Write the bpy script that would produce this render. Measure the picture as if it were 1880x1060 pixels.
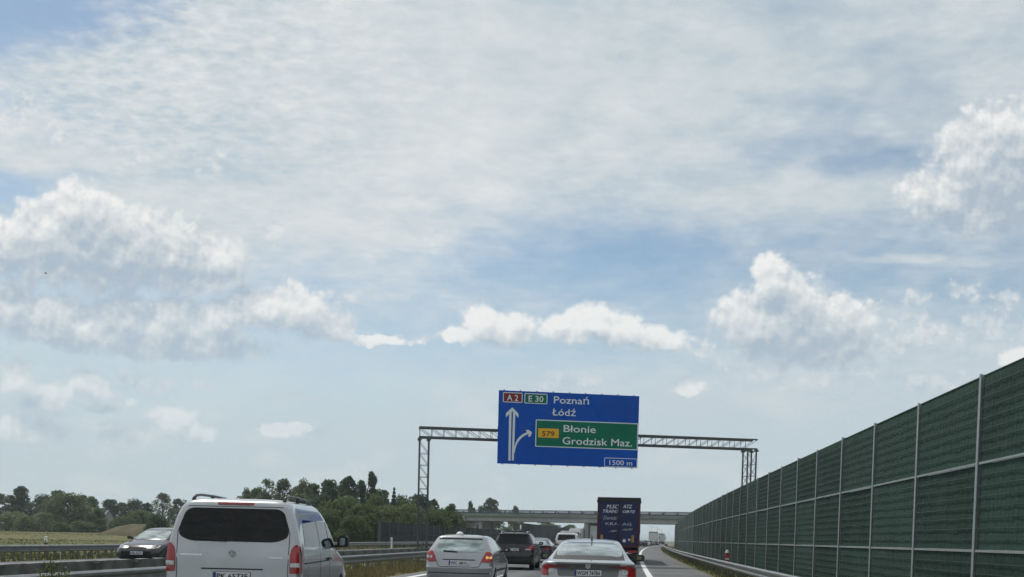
import bpy, bmesh, math, random
from mathutils import Vector, Matrix, noise
from mathutils.bvhtree import BVHTree
from mathutils import geometry as mgeo

rad = math.radians
scene = bpy.context.scene
for o in list(bpy.data.objects):
    bpy.data.objects.remove(o)
COL = scene.collection

# ------------------------------------------------------------------ camera
# photograph frame 1880 x 1060: the horizon lies low in the frame (the frame is the upper part of a taller picture)
FOC, CXP, CYP = 1881.0, 940.0, 1060.0
EYE = 1.45
cam_d = bpy.data.cameras.new('camera')
cam = bpy.data.objects.new('camera', cam_d)
COL.objects.link(cam)
cam_d.sensor_width = 36.0
cam_d.lens = 36.0 * FOC / 1880.0
cam_d.shift_y = (CYP - 530.0) / 1880.0
cam_d.clip_start = 0.1
cam_d.clip_end = 20000
CAM_M = Matrix.Rotation(rad(90 - 2.25), 4, 'X') @ Matrix.Rotation(rad(1.40), 4, 'Z')
CAM_M = Matrix.Translation((0, 0, EYE)) @ CAM_M
cam.matrix_world = CAM_M
scene.camera = cam
C3 = CAM_M.to_3x3()


def ray(px, py):
    return C3 @ Vector(((px - CXP) / FOC, -(py - CYP) / FOC, -1.0))


def at(px, py, Y):
    d = ray(px, py)
    return Vector((0, 0, EYE)) + d * (Y / d.y)


def ground(px, py, z=0.0):
    d = ray(px, py)
    return Vector((0, 0, EYE)) + d * ((z - EYE) / d.z)


def uvdir(px, py):
    d = ray(px, py)
    return d.x / d.y, d.z / d.y


# ------------------------------------------------------------------ sun, view
SUN_EL, SUN_AZ = 56.0, -34.0          # azimuth from the driving direction, negative = to the left
sd = Vector((math.sin(rad(SUN_AZ)) * math.cos(rad(SUN_EL)), math.cos(rad(SUN_AZ)) * math.cos(rad(SUN_EL)), math.sin(rad(SUN_EL))))
sun_d = bpy.data.lights.new('sun', 'SUN')
sun = bpy.data.objects.new('sun', sun_d)
COL.objects.link(sun)
sun_d.energy = 2.3
sun_d.angle = rad(1.5)
sun_d.color = (1.0, 0.95, 0.88)
sun.rotation_euler = sd.to_track_quat('Z', 'Y').to_euler()
sun.location = sd * 50

vs = scene.view_settings
vs.view_transform = 'Standard'
vs.look = 'None'
vs.exposure = 0.0
vs.gamma = 1.0
vs.use_curve_mapping = False
try:
    scene.cycles.use_denoising = True
    scene.cycles.use_adaptive_sampling = True
    scene.cycles.adaptive_threshold = 0.015
    scene.cycles.adaptive_min_samples = 6
    scene.cycles.max_bounces = 6
    scene.cycles.glossy_bounces = 3
    scene.cycles.transmission_bounces = 3
    scene.cycles.transparent_max_bounces = 8
except Exception:
    pass


# ------------------------------------------------------------------ node expressions
class X:
    """a socket with arithmetic"""
    def __init__(s, nt, sock):
        s.nt, s.s = nt, sock

    def _m(s, op, b=None, c=None, clamp=False):
        n = s.nt.nodes.new('ShaderNodeMath')
        n.operation = op
        n.use_clamp = clamp
        for i, v in enumerate((s, b, c)):
            if v is None:
                continue
            if isinstance(v, X):
                s.nt.links.new(v.s, n.inputs[i])
            else:
                n.inputs[i].default_value = v
        return X(s.nt, n.outputs[0])

    def __add__(s, b): return s._m('ADD', b)
    def __radd__(s, b): return s._m('ADD', b)
    def __sub__(s, b): return s._m('SUBTRACT', b)
    def __rsub__(s, b): return (s * -1.0) + b
    def __mul__(s, b): return s._m('MULTIPLY', b)
    def __rmul__(s, b): return s._m('MULTIPLY', b)
    def __truediv__(s, b): return s._m('DIVIDE', b)
    def max(s, b): return s._m('MAXIMUM', b)
    def min(s, b): return s._m('MINIMUM', b)
    def smin(s, b, k): return s._m('SMOOTH_MIN', b, k)
    def abs(s): return s._m('ABSOLUTE')
    def pow(s, b): return s._m('POWER', b)
    def clamp(s): return s._m('ADD', 0.0, clamp=True)

    def smooth(s, a, b, lo=0.0, hi=1.0):
        n = s.nt.nodes.new('ShaderNodeMapRange')
        n.interpolation_type = 'SMOOTHSTEP'
        s.nt.links.new(s.s, n.inputs[0])
        for i, v in enumerate((a, b, lo, hi)):
            n.inputs[i + 1].default_value = v
        return X(s.nt, n.outputs[0])


def xyz(nt, x, y, z=0.0):
    n = nt.nodes.new('ShaderNodeCombineXYZ')
    for i, v in enumerate((x, y, z)):
        if isinstance(v, X):
            nt.links.new(v.s, n.inputs[i])
        else:
            n.inputs[i].default_value = v
    return X(nt, n.outputs[0])


def sep(v):
    n = v.nt.nodes.new('ShaderNodeSeparateXYZ')
    v.nt.links.new(v.s, n.inputs[0])
    return [X(v.nt, o) for o in n.outputs]


def vmath(op, a, b=None, c=None):
    n = a.nt.nodes.new('ShaderNodeVectorMath')
    n.operation = op
    for i, v in enumerate((a, b, c)):
        if v is None:
            continue
        if isinstance(v, X):
            a.nt.links.new(v.s, n.inputs[i])
        else:
            n.inputs[i].default_value = v
    return X(a.nt, n.outputs['Value' if op in ('LENGTH', 'DOT_PRODUCT', 'DISTANCE') else 'Vector'])


def tnoise(v, scale, detail=3.0, rough=0.5, dist=0.0, color=False, dims='3D'):
    n = v.nt.nodes.new('ShaderNodeTexNoise')
    n.noise_dimensions = dims
    v.nt.links.new(v.s, n.inputs['Vector'])
    n.inputs['Scale'].default_value = scale
    n.inputs['Detail'].default_value = detail
    n.inputs['Roughness'].default_value = rough
    n.inputs['Distortion'].default_value = dist
    return X(v.nt, n.outputs['Color' if color else 'Fac'])


def tvoro(v, scale, detail=1.0, rough=0.5):
    n = v.nt.nodes.new('ShaderNodeTexVoronoi')
    n.voronoi_dimensions = '2D'
    n.feature = 'F1'
    v.nt.links.new(v.s, n.inputs['Vector'])
    n.inputs['Scale'].default_value = scale
    n.inputs['Detail'].default_value = detail
    n.inputs['Roughness'].default_value = rough
    return X(v.nt, n.outputs['Distance'])


def mixc(nt, f, a, b):
    n = nt.nodes.new('ShaderNodeMix')
    n.data_type = 'RGBA'
    for sock, v in ((n.inputs[0], f), (n.inputs[6], a), (n.inputs[7], b)):
        if isinstance(v, X):
            nt.links.new(v.s, sock)
        elif isinstance(v, (int, float)):
            sock.default_value = v
        else:
            sock.default_value = (v[0], v[1], v[2], 1)
    return X(nt, n.outputs[2])


# ------------------------------------------------------------------ sky
def build_world():
    w = bpy.data.worlds.new('World')
    scene.world = w
    w.use_nodes = True
    nt = w.node_tree
    nt.nodes.clear()
    L = nt.links.new
    out = nt.nodes.new('ShaderNodeOutputWorld')
    sky = nt.nodes.new('ShaderNodeTexSky')
    sky.sky_type = 'NISHITA'
    sky.sun_disc = False
    sky.sun_elevation = rad(SUN_EL)
    sky.sun_rotation = rad(SUN_AZ)
    sky.altitude = 100
    sky.air_density = 1.0
    sky.dust_density = 0.6
    sky.ozone_density = 1.0
    tc = nt.nodes.new('ShaderNodeTexCoord')
    d = X(nt, tc.outputs['Generated'])
    x, y, z = sep(d)
    zc = z.max(0.0)
    yc = y.max(0.08)
    front = y.smooth(0.25, 0.6)
    p = xyz(nt, x / yc, z / yc, 0.0)          # direction ahead as (sideways, upward) slopes
    q = xyz(nt, x / (zc + 0.13), y / (zc + 0.13), 0.0)   # the high cloud sheet seen in perspective

    # ---- large open / veiled areas ahead, as broad lobes (centre, size, amount)
    def lobes(vec, items):
        acc = None
        for (px, py, rx, ry, amt) in items:
            u0, v0 = uvdir(px, py)
            sx, sy = FOC / rx, FOC / ry
            l = vmath('LENGTH', vmath('MULTIPLY_ADD', vec, (sx, sy, 0), (-u0 * sx, -v0 * sy, 0)))
            g = l.smooth(0.0, 1.0, amt, 0.0)
            acc = g if acc is None else acc + g
        return acc

    n2 = lambda *a, **k: tnoise(*a, dims='2D', **k)
    wv = n2(p, 5.0, 3, 0.55, 0.0, color=True)
    pw = vmath('MULTIPLY_ADD', wv, (0.10, 0.055, 0), p)
    pw = vmath('ADD', pw, (-0.05, -0.0275, 0))
    open_sky = lobes(pw, [
        (40, 30, 330, 110, -1.3), (250, 0, 120, 60, -0.30), (20, 175, 200, 60, -0.30), (20, 345, 230, 75, -0.75),
        (1000, 500, 620, 190, -0.55), (1180, 470, 420, 120, -0.50), (800, 480, 300, 90, -0.15), (1640, 285, 330, 70, -0.60), (1560, 180, 260, 60, -0.28),
        (1850, 520, 420, 170, -0.62), (1560, 480, 280, 130, -0.45), (900, 690, 700, 140, -0.35), (250, 760, 700, 120, -0.25),
        (700, 130, 900, 260, 0.42), (1350, 120, 500, 150, 0.25), (500, 400, 420, 120, 0.25), (1500, 350, 330, 50, 0.40),
        (740, 432, 150, 20, 0.32), (1720, 488, 210, 17, 0.62), (100, 290, 420, 40, 0.40), (1180, 725, 520, 80, 0.40), (1320, 350, 150, 34, 0.32),
        (560, 745, 130, 14, 0.35), (200, 590, 760, 210, -0.55), (650, 640, 520, 170, -0.35), (1350, 620, 800, 150, -0.30), (330, 400, 480, 110, 0.25), (1270, 880, 120, 20, 0.18), (640, 580, 180, 28, 0.25),
    ])
    big = n2(q, 1.1, 3, 0.55)
    fine = n2(q, 9.0, 4, 0.58)
    stretch = n2(vmath('MULTIPLY', q, (0.75, 1.3, 1.0)), 4.0, 3, 0.55)
    rip = lobes(p, [(330, 90, 640, 330, 0.85)]) * front * z.smooth(0.16, 0.34) + 0.20
    ripple = n2(vmath('MULTIPLY', q, (1.0, 1.4, 1.0)), 27.0, 3, 0.58, 0.1)
    veil = ((big - 0.5) * 0.70 + (fine - 0.5) * 0.62 + (stretch - 0.5) * 0.42 + (ripple - 0.5) * rip) * z.smooth(0.0, 0.22, 0.25, 1.0) + 0.62 + open_sky * front
    veil_a = veil.smooth(-0.60, 0.90) * 0.95
    calm = z.smooth(0.04, 0.30)
    shade = ((ripple - 0.5) * (rip * 0.9 + 0.12) + (fine - 0.5) * 0.50 + (stretch - 0.5) * 0.45 + (big - 0.5) * 0.5) * calm + 0.46
    veil_c = mixc(nt, shade.smooth(0.0, 1.0), (0.53, 0.61, 0.65), (0.80, 0.815, 0.81))

    # ---- cumulus: (px, py, rx, ry) lumps in groups
    crisp = [
        # right-hand tower
        (1850, 255, 75, 70), (1800, 300, 85, 70), (1735, 360, 80, 45), (1850, 350, 100, 75), (1800, 405, 60, 30), (1925, 300, 80, 100), (1835, 310, 105, 92),
        # left heap
        (140, 385, 52, 52), (175, 400, 65, 45), (75, 430, 75, 58), (10, 455, 70, 60), (230, 440, 75, 55), (310, 455, 62, 48), (400, 475, 55, 42), (210, 480, 190, 55), (170, 450, 185, 66),
        # left lower bank
        (15, 570, 60, 48), (85, 580, 62, 45), (150, 600, 60, 40), (220, 580, 55, 45), (310, 590, 50, 50), (400, 585, 55, 38), (470, 570, 62, 40), (545, 568, 62, 42), (600, 600, 50, 25), (330, 635, 150, 28), (680, 625, 80, 9),
        # small ones near the ground, left
        (30, 690, 30, 28), (85, 730, 60, 26), (165, 705, 42, 30), (200, 740, 55, 20), (50, 790, 75, 22), (235, 795, 72, 22), (310, 775, 42, 24), (360, 798, 34, 16), (515, 792, 34, 12), (545, 785, 26, 13),
        # row ahead
        (880, 590, 32, 30), (930, 605, 52, 34), (850, 615, 36, 18), (1040, 600, 48, 30), (1085, 590, 38, 30), (1140, 605, 52, 30), (1205, 620, 58, 24),
        # big one ahead right
        (1415, 515, 38, 44), (1450, 545, 58, 48), (1395, 590, 84, 52), (1500, 575, 66, 44), (1550, 600, 70, 44), (1470, 625, 140, 48), (1465, 595, 105, 62),
        # upper left wisps
        (1262, 712, 34, 18), (1870, 658, 34, 22),
    ]
    crisp = [(a, b, rx * 1.17, ry * 1.16) for a, b, rx, ry in crisp]
    hazy = [(1690, 545, 56, 28), (1770, 535, 70, 24), (1840, 545, 60, 26), (1700, 610, 85, 50), (1800, 615, 95, 52), (1880, 620, 70, 46), (1620, 640, 90, 40), (1400, 690, 220, 40), (1060, 700, 120, 32), (1560, 690, 110, 42),
            (1700, 700, 160, 42), (760, 620, 140, 14), (130, 505, 240, 40), (420, 525, 200, 28), (960, 720, 80, 24), (1290, 640, 90, 30), (45, 195, 48, 42), (502, 415, 42, 52), (90, 235, 48, 36), (260, 278, 70, 32), (385, 300, 48, 28), (60, 770, 150, 40), (560, 790, 110, 24), (260, 700, 200, 40), (640, 545, 110, 22), (1660, 580, 120, 36), (1830, 590, 120, 46)]

    def lumps(v2, items, k):
        acc = None
        for (px, py, rx, ry) in items:
            u0, v0 = uvdir(px, py)
            sx, sy = FOC / rx, FOC / ry
            l = vmath('LENGTH', vmath('MULTIPLY_ADD', v2, (sx, sy, 0), (-u0 * sx, -v0 * sy, 0)))
            acc = l if acc is None else acc.smin(l, k)
        return acc * -1.0 + 1.12

    def billow(vec, sc):
        return (0.40 - tvoro(vec, sc, 3, 0.6)) + (n2(vec, sc * 1.7, 4, 0.62) - 0.5) * 1.2

    off = 0.009
    odir = (-0.35 * off, 0.94 * off, 0)          # towards the sun as seen on the sky
    wn = n2(p, 30.0, 3, 0.6, color=True)
    v2 = vmath('ADD', vmath('MULTIPLY_ADD', wn, (0.018, 0.016, 0), p), (-0.009, -0.008, 0))
    v2l = vmath('ADD', v2, (-0.35 * 0.030, 0.94 * 0.030, 0))
    bc, bl = billow(p, 40.0), billow(vmath('ADD', p, odir), 40.0)
    lc, ll = lumps(v2, crisp, 0.42), lumps(v2l, crisp, 0.42)
    dc = lc * 1.25 + bc * 0.40 + 0.12
    dh = lumps(v2, hazy, 0.35) + bc * 0.75
    dhl = bl * 0.75 - bc * 0.75

    # the same kind of cumulus all round, outside the view
    dg = tnoise(vmath('MULTIPLY', d, (3.0, 3.0, 7.0)), 1.6, 4, 0.55) - 0.56
    back = front * -1.0 + 1.0
    a_back = dg.smooth(0.0, 0.08) * back * z.smooth(0.0, 0.1) * z.smooth(0.75, 0.4)

    lit = (lc - ll.max(-0.8)) * 0.58 + (bc - bl) * 0.36 + dc * -0.26 + 0.43
    a_c = dc.smooth(-0.05, 0.50) * front * lit.smooth(-0.30, 0.42, 0.62, 0.97) * z.smooth(0.04, 0.20, 0.62, 1.0)
    cum_c = mixc(nt, lit.smooth(-0.1, 0.55), (0.37, 0.455, 0.55), (0.62, 0.67, 0.70))
    cum_c = mixc(nt, lit.smooth(0.36, 0.98), cum_c, (0.91, 0.905, 0.885))
    a_h = dh.smooth(0.0, 0.70) * 0.78 * front
    lit_h = dhl * -0.9 + 0.52
    haz_c = mixc(nt, lit_h.smooth(0.0, 1.0), (0.47, 0.56, 0.635), (0.77, 0.79, 0.795))

    col = mixc(nt, a_h, veil_c, haz_c)
    col = mixc(nt, a_c * 0.94, col, cum_c)
    col = mixc(nt, a_back, col, (0.70, 0.72, 0.73))
    # a_total = 1-(1-veil)(1-h)(1-c)(1-b)
    one = lambda a: a * -1.0 + 1.0
    a_t = one(one(veil_a) * one(a_h) * one(a_c * 0.94) * one(a_back))
    # low air: everything pales towards the horizon
    low = z.smooth(0.27, -0.02, 0.0, 0.84)
    bank = n2(vmath('MULTIPLY', p, (1.0, 2.6, 1.0)), 9.0, 4, 0.6)
    low_c = mixc(nt, z.smooth(0.0, 0.15), (0.49, 0.605, 0.655), (0.39, 0.515, 0.615))
    low_c = mixc(nt, bank.smooth(0.46, 0.72) * z.smooth(-0.01, 0.05) * 0.55, low_c, (0.60, 0.66, 0.69))
    col2 = mixc(nt, low * 0.95, col, low_c)
    col2 = mixc(nt, a_c * 0.55, col2, mixc(nt, low * 0.55, cum_c, (0.50, 0.62, 0.68)))
    a_t2 = one(one(a_t) * one(low))

    b1 = nt.nodes.new('ShaderNodeBackground')
    tint = vmath('MULTIPLY', X(nt, sky.outputs[0]), (0.98, 1.02, 0.95))      # slightly greenish summer blue
    L(tint.s, b1.inputs[0])
    b1.inputs[1].default_value = 0.10
    b2 = nt.nodes.new('ShaderNodeBackground')
    L(col2.s, b2.inputs[0])
    b2.inputs[1].default_value = 1.0
    mx = nt.nodes.new('ShaderNodeMixShader')
    L(a_t2.s, mx.inputs[0])
    L(b1.outputs[0], mx.inputs[1])
    L(b2.outputs[0], mx.inputs[2])
    L(mx.outputs[0], out.inputs[0])
    try:
        w.cycles.sampling_method = 'MANUAL'
        w.cycles.sample_map_resolution = 512
    except Exception:
        pass


build_world()


# ------------------------------------------------------------------ materials
MATS = {}


def mat(name, base, rough=0.6, metal=0.0, var=0.12, vscale=4.0, bump=0.0, bscale=30.0, coat=0.0, base2=None, spec=0.5, detail=4.0, ior=1.5, trans=0.0, emit=0.0, stretch=(1, 1, 1), rvar=0.0, sheen=0.0, alpha=1.0):
    if name in MATS:
        return MATS[name]
    m = bpy.data.materials.new(name)
    m.use_nodes = True
    nt = m.node_tree
    b = nt.nodes['Principled BSDF']
    tc = nt.nodes.new('ShaderNodeTexCoord')
    v = vmath('MULTIPLY', X(nt, tc.outputs['Object']), stretch)
    if base2 is None:
        lo = tuple(c * (1 - var) for c in base)
        hi = tuple(min(1, c * (1 + var)) for c in base)
    else:
        lo, hi = base, base2
    n = tnoise(v, vscale, detail, 0.6)
    c = mixc(nt, n.smooth(0.3, 0.7), lo, hi)
    nt.links.new(c.s, b.inputs['Base Color'])
    if rvar:
        r = n.smooth(0.25, 0.75, max(0.02, rough - rvar), min(1, rough + rvar))
        nt.links.new(r.s, b.inputs['Roughness'])
    else:
        b.inputs['Roughness'].default_value = rough
    b.inputs['Metallic'].default_value = metal
    b.inputs['Coat Weight'].default_value = coat
    b.inputs['Coat Roughness'].default_value = 0.05
    b.inputs['Specular IOR Level'].default_value = spec
    b.inputs['IOR'].default_value = ior
    b.inputs['Transmission Weight'].default_value = trans
    b.inputs['Alpha'].default_value = alpha
    if emit:
        b.inputs['Emission Color'].default_value = (*base, 1)
        b.inputs['Emission Strength'].default_value = emit
    if bump:
        bn = nt.nodes.new('ShaderNodeBump')
        bn.inputs['Strength'].default_value = bump
        bn.inputs['Distance'].default_value = 0.02
        nt.links.new(tnoise(v, bscale, 4, 0.6).s, bn.inputs['Height'])
        nt.links.new(bn.outputs[0], b.inputs['Normal'])
    MATS[name] = m
    return m


def mat_leaf(name, c1, c2):
    """leaf colour that differs from leaf to leaf; a little light passes through"""
    m = bpy.data.materials.new(name)
    m.use_nodes = True
    nt = m.node_tree
    b = nt.nodes['Principled BSDF']
    g = nt.nodes.new('ShaderNodeNewGeometry')
    oi = nt.nodes.new('ShaderNodeObjectInfo')
    tc = nt.nodes.new('ShaderNodeTexCoord')
    r = X(nt, g.outputs['Random Per Island'])
    big = tnoise(X(nt, tc.outputs['Object']), 0.35, 2, 0.5)
    f = (r * 0.55 + big.smooth(0.3, 0.7) * 0.3 + X(nt, oi.outputs['Random']) * 0.25).clamp()
    c = mixc(nt, f, c1, c2)
    nt.links.new(c.s, b.inputs['Base Color'])
    b.inputs['Roughness'].default_value = 0.65
    b.inputs['Specular IOR Level'].default_value = 0.25
    tr = nt.nodes.new('ShaderNodeBsdfTranslucent')
    nt.links.new(c.s, tr.inputs[0])
    mx = nt.nodes.new('ShaderNodeMixShader')
    mx.inputs[0].default_value = 0.42
    out = nt.nodes['Material Output']
    nt.links.new(b.outputs[0], mx.inputs[1])
    nt.links.new(tr.outputs[0], mx.inputs[2])
    nt.links.new(mx.outputs[0], out.inputs[0])
    return m


# ------------------------------------------------------------------ objects
def link(o, parent=None):
    COL.objects.link(o)
    if parent is not None:
        o.parent = parent
    return o


def tag(o, label, cat=None, group=None, kind=None):
    if label:
        o['label'] = label
    if cat:
        o['category'] = cat
    if group:
        o['group'] = group
    if kind:
        o['kind'] = kind
    return o


def empty(name, loc=(0, 0, 0), rz=0.0):
    o = bpy.data.objects.new(name, None)
    o.empty_display_size = 0.3
    o.location = loc
    o.rotation_euler = (0, 0, rz)
    return link(o)


def copy_tree(o, parent=None):
    c = o.copy()
    link(c, parent)
    for ch in list(o.children):
        copy_tree(ch, c)
    return c


def mesh_of(name, verts, faces, m, smooth=False, sharp=None):
    me = bpy.data.meshes.new(name)
    me.from_pydata([tuple(v) for v in verts], [], faces)
    me.update()
    if m is not None:
        me.materials.append(m)
    if smooth:
        me.shade_smooth()
        if sharp:
            me.set_sharp_from_angle(angle=rad(sharp))
    return me


def obj(name, me, parent=None, loc=None, rot=None):
    o = bpy.data.objects.new(name, me)
    if loc is not None:
        o.location = loc
    if rot is not None:
        o.rotation_euler = rot
    return link(o, parent)


def struct(name, me):
    o = obj(name, me)
    o['kind'] = 'structure'
    return o


class MB:
    """collects simple solids for ONE mesh"""
    def __init__(s):
        s.v, s.f = [], []

    def add(s, vs, fs):
        n = len(s.v)
        s.v += [tuple(p) for p in vs]
        s.f += [tuple(i + n for i in f) for f in fs]
        return s

    def box(s, x0, x1, y0, y1, z0, z1, bev=0.0):
        if bev:
            b = bev
            # chamfered box: 24 vertices
            bm = bmesh.new()
            bmesh.ops.create_cube(bm, size=1.0)
            for v in bm.verts:
                v.co = Vector((x0 + (v.co.x + .5) * (x1 - x0), y0 + (v.co.y + .5) * (y1 - y0), z0 + (v.co.z + .5) * (z1 - z0)))
            bmesh.ops.bevel(bm, geom=list(bm.edges), offset=b, segments=2, affect='EDGES', profile=0.5)
            bm.verts.index_update()
            s.add([v.co.copy() for v in bm.verts], [[v.index for v in f.verts] for f in bm.faces])
            bm.free()
            return s
        vs = [(x, y, z) for z in (z0, z1) for y in (y0, y1) for x in (x0, x1)]
        return s.add(vs, [(0, 2, 3, 1), (4, 5, 7, 6), (0, 1, 5, 4), (2, 6, 7, 3), (0, 4, 6, 2), (1, 3, 7, 5)])

    def bar(s, a, b, w, h=None, up=(0, 0, 1)):
        """rectangular bar from a to b"""
        h = h or w
        a, b = Vector(a), Vector(b)
        d = (b - a).normalized()
        u = Vector(up)
        if abs(d.dot(u)) > 0.98:
            u = Vector((0, 1, 0))
        r = d.cross(u).normalized() * (w / 2)
        t = r.cross(d).normalized() * (h / 2)
        vs = [a - r - t, a + r - t, a + r + t, a - r + t, b - r - t, b + r - t, b + r + t, b - r + t]
        return s.add(vs, [(0, 1, 2, 3)[::-1], (4, 5, 6, 7), (0, 1, 5, 4), (1, 2, 6, 5), (2, 3, 7, 6), (3, 0, 4, 7)])

    def tube(s, pts, r, n=8, caps=True):
        pts = [Vector(p) for p in pts]
        rr = r if isinstance(r, (list, tuple)) else [r] * len(pts)
        base = len(s.v)
        vs, fs = [], []
        u = None
        for i, p in enumerate(pts):
            d = (pts[min(i + 1, len(pts) - 1)] - pts[max(i - 1, 0)]).normalized()
            if u is None:
                u = d.orthogonal().normalized()
            else:
                u = (u - d * u.dot(d)).normalized()
            w = d.cross(u)
            for k in range(n):
                a = 2 * math.pi * k / n
                vs.append(p + (u * math.cos(a) + w * math.sin(a)) * rr[i])
        for i in range(len(pts) - 1):
            for k in range(n):
                fs.append((i * n + k, i * n + (k + 1) % n, (i + 1) * n + (k + 1) % n, (i + 1) * n + k))
        if caps:
            fs.append(tuple(range(n))[::-1])
            fs.append(tuple((len(pts) - 1) * n + k for k in range(n)))
        return s.add(vs, fs)

    def lathe(s, prof, n=16, axis='z', cx=0, cy=0, cz=0):
        vs, fs = [], []
        for (r, h) in prof:
            for k in range(n):
                a = 2 * math.pi * k / n
                c, d = r * math.cos(a), r * math.sin(a)
                vs.append((cx + c, cy + d, cz + h) if axis == 'z' else ((cx + h, cy + c, cz + d) if axis == 'x' else (cx + c, cy + h, cz + d)))
        for i in range(len(prof) - 1):
            for k in range(n):
                fs.append((i * n + k, i * n + (k + 1) % n, (i + 1) * n + (k + 1) % n, (i + 1) * n + k))
        fs.append(tuple(range(n))[::-1])
        fs.append(tuple((len(prof) - 1) * n + k for k in range(n)))
        return s.add(vs, fs)

    def mesh(s, name, m, smooth=False, sharp=None):
        me = mesh_of(name, s.v, s.f, m, smooth, sharp)
        bm = bmesh.new()
        bm.from_mesh(me)
        bmesh.ops.recalc_face_normals(bm, faces=bm.faces)
        bm.to_mesh(me)
        bm.free()
        return me

    def build(s, name, m, parent=None, smooth=False, sharp=None, loc=None, rot=None):
        return obj(name, s.mesh(name, m, smooth, sharp), parent, loc, rot)


def extrude_poly(poly, depth, m, name, axis='y', z0=0.0):
    """flat polygon (u, w) made into a slab; axis y: u = x, w = z, thickness along y from z0 to z0+depth"""
    n = len(poly)
    vs = []
    for k in (z0, z0 + depth):
        for (u, w) in poly:
            vs.append((u, k, w) if axis == 'y' else ((k, u, w) if axis == 'x' else (u, w, k)))
    fs = [tuple(range(n)), tuple(range(2 * n - 1, n - 1, -1))]
    fs += [(i, (i + 1) % n, n + (i + 1) % n, n + i) for i in range(n)]
    mb = MB().add(vs, fs)
    return mb.mesh(name, m)


def rounded(poly, r, seg=5):
    """round the corners of a polygon; r a number or one per corner"""
    out = []
    n = len(poly)
    for i in range(n):
        p0, p1, p2 = (Vector(poly[(i + k) % n][:2]) for k in (-1, 0, 1))
        rr = r[i] if isinstance(r, (list, tuple)) else r
        a, b = (p0 - p1), (p2 - p1)
        t = min(rr, a.length * 0.48, b.length * 0.48)
        A, B = p1 + a.normalized() * t, p1 + b.normalized() * t
        for k in range(seg + 1):
            f = k / seg
            out.append(tuple(A * (1 - f) ** 2 + p1 * 2 * f * (1 - f) + B * f * f))
    return out


def text_mesh(txt, size, name, m, shear=0.0, spacing=1.0, bold=0.0, align='LEFT', depth=0.004, width=None):
    """lettering as a mesh in the x-z plane facing -y, baseline at z = 0"""
    cu = bpy.data.curves.new(name, 'FONT')
    cu.body = txt
    cu.size = size
    cu.shear = shear
    cu.space_character = spacing
    cu.extrude = depth
    cu.resolution_u = 3
    cu.align_x = align
    o = bpy.data.objects.new(name, cu)
    COL.objects.link(o)
    dg = bpy.context.evaluated_depsgraph_get()
    me = bpy.data.meshes.new_from_object(o.evaluated_get(dg))
    bpy.data.objects.remove(o)
    me.name = name
    xs = [v.co.x for v in me.vertices] or [0, 1]
    k = 1.0 if width is None else width / (max(xs) - min(xs))
    x0 = min(xs) if (width is not None and align == 'LEFT') else 0.0
    for v in me.vertices:
        v.co = Vector(((v.co.x - x0) * k, -v.co.z, v.co.y))
    if bold:
        # heavier strokes: the same glyphs a little to each side, each a hair behind the last
        n0 = len(me.vertices)
        V0 = [v.co.copy() for v in me.vertices]
        F0 = [tuple(p.vertices) for p in me.polygons]
        vs, fs = [], []
        for i, (dx, dz) in enumerate(((0, 0), (bold, 0), (-bold, 0), (0, bold), (0, -bold))):
            vs += [v + Vector((dx, 0.0006 * i, dz)) for v in V0]
            fs += [tuple(a + i * n0 for a in f) for f in F0]
        me = bpy.data.meshes.new(name)
        me.from_pydata(vs, [], fs)
    me.materials.clear()
    me.materials.append(m)
    return me


# ------------------------------------------------------------------ the motorway in plan
K0, K1 = 0.10, 0.000125


def road(lat, Y, z=0.0):
    """point at a lateral offset from the line through the camera along the motorway, which bends gently right"""
    return Vector((lat + K0 * Y + K1 * Y * Y, Y, z))


def heading(Y):
    return -math.atan(K0 + 2 * K1 * Y)


def ribbon(name, l0, l1, y0, y1, step, z, m, ncross=1, zfun=None):
    vs, fs = [], []
    n = max(2, int((y1 - y0) / step) + 1)
    for i in range(n):
        Y = y0 + (y1 - y0) * i / (n - 1)
        for k in range(ncross + 1):
            la = l0 + (l1 - l0) * k / ncross
            p = road(la, Y, z)
            if zfun:
                p.z = zfun(la, Y)
            vs.append(p)
    w = ncross + 1
    for i in range(n - 1):
        for k in range(ncross):
            fs.append((i * w + k, i * w + k + 1, (i + 1) * w + k + 1, (i + 1) * w + k))
    return mesh_of(name, vs, fs, m)


# ------------------------------------------------------------------ ground, roads
rng = random.Random(7)


def mat_asphalt(name, lo, hi, track=0.0):
    m = bpy.data.materials.new(name)
    m.use_nodes = True
    nt = m.node_tree
    b = nt.nodes['Principled BSDF']
    tc = nt.nodes.new('ShaderNodeTexCoord')
    P = X(nt, tc.outputs['Object'])
    x, y, z = sep(P)
    lat = x - y * K0 - y * y * K1
    lv = xyz(nt, lat, y * 0.06, 0.0)
    n1 = tnoise(lv, 1.3, 4, 0.6)
    n2 = tnoise(P, 0.35, 3, 0.5)
    n3 = tnoise(P, 55.0, 2, 0.6)
    patch = tnoise(xyz(nt, lat * 0.05, y * 0.22, 0.0), 1.0, 2, 0.5).smooth(0.56, 0.60)
    tr = ((lat + 0.8) * (2 * math.pi / 1.875))._m('SINE') * 0.5 * track
    f = n1 * 0.5 + n2 * 0.35 + n3 * 0.3 + tr - patch * 0.22 - 0.05
    c = mixc(nt, f.smooth(0.2, 0.85), lo, hi)
    nt.links.new(c.s, b.inputs['Base Color'])
    b.inputs['Roughness'].default_value = 0.82
    b.inputs['Specular IOR Level'].default_value = 0.35
    bn = nt.nodes.new('ShaderNodeBump')
    bn.inputs['Strength'].default_value = 0.35
    bn.inputs['Distance'].default_value = 0.01
    nt.links.new(n3.s, bn.inputs['Height'])
    nt.links.new(bn.outputs[0], b.inputs['Normal'])
    return m


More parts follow.
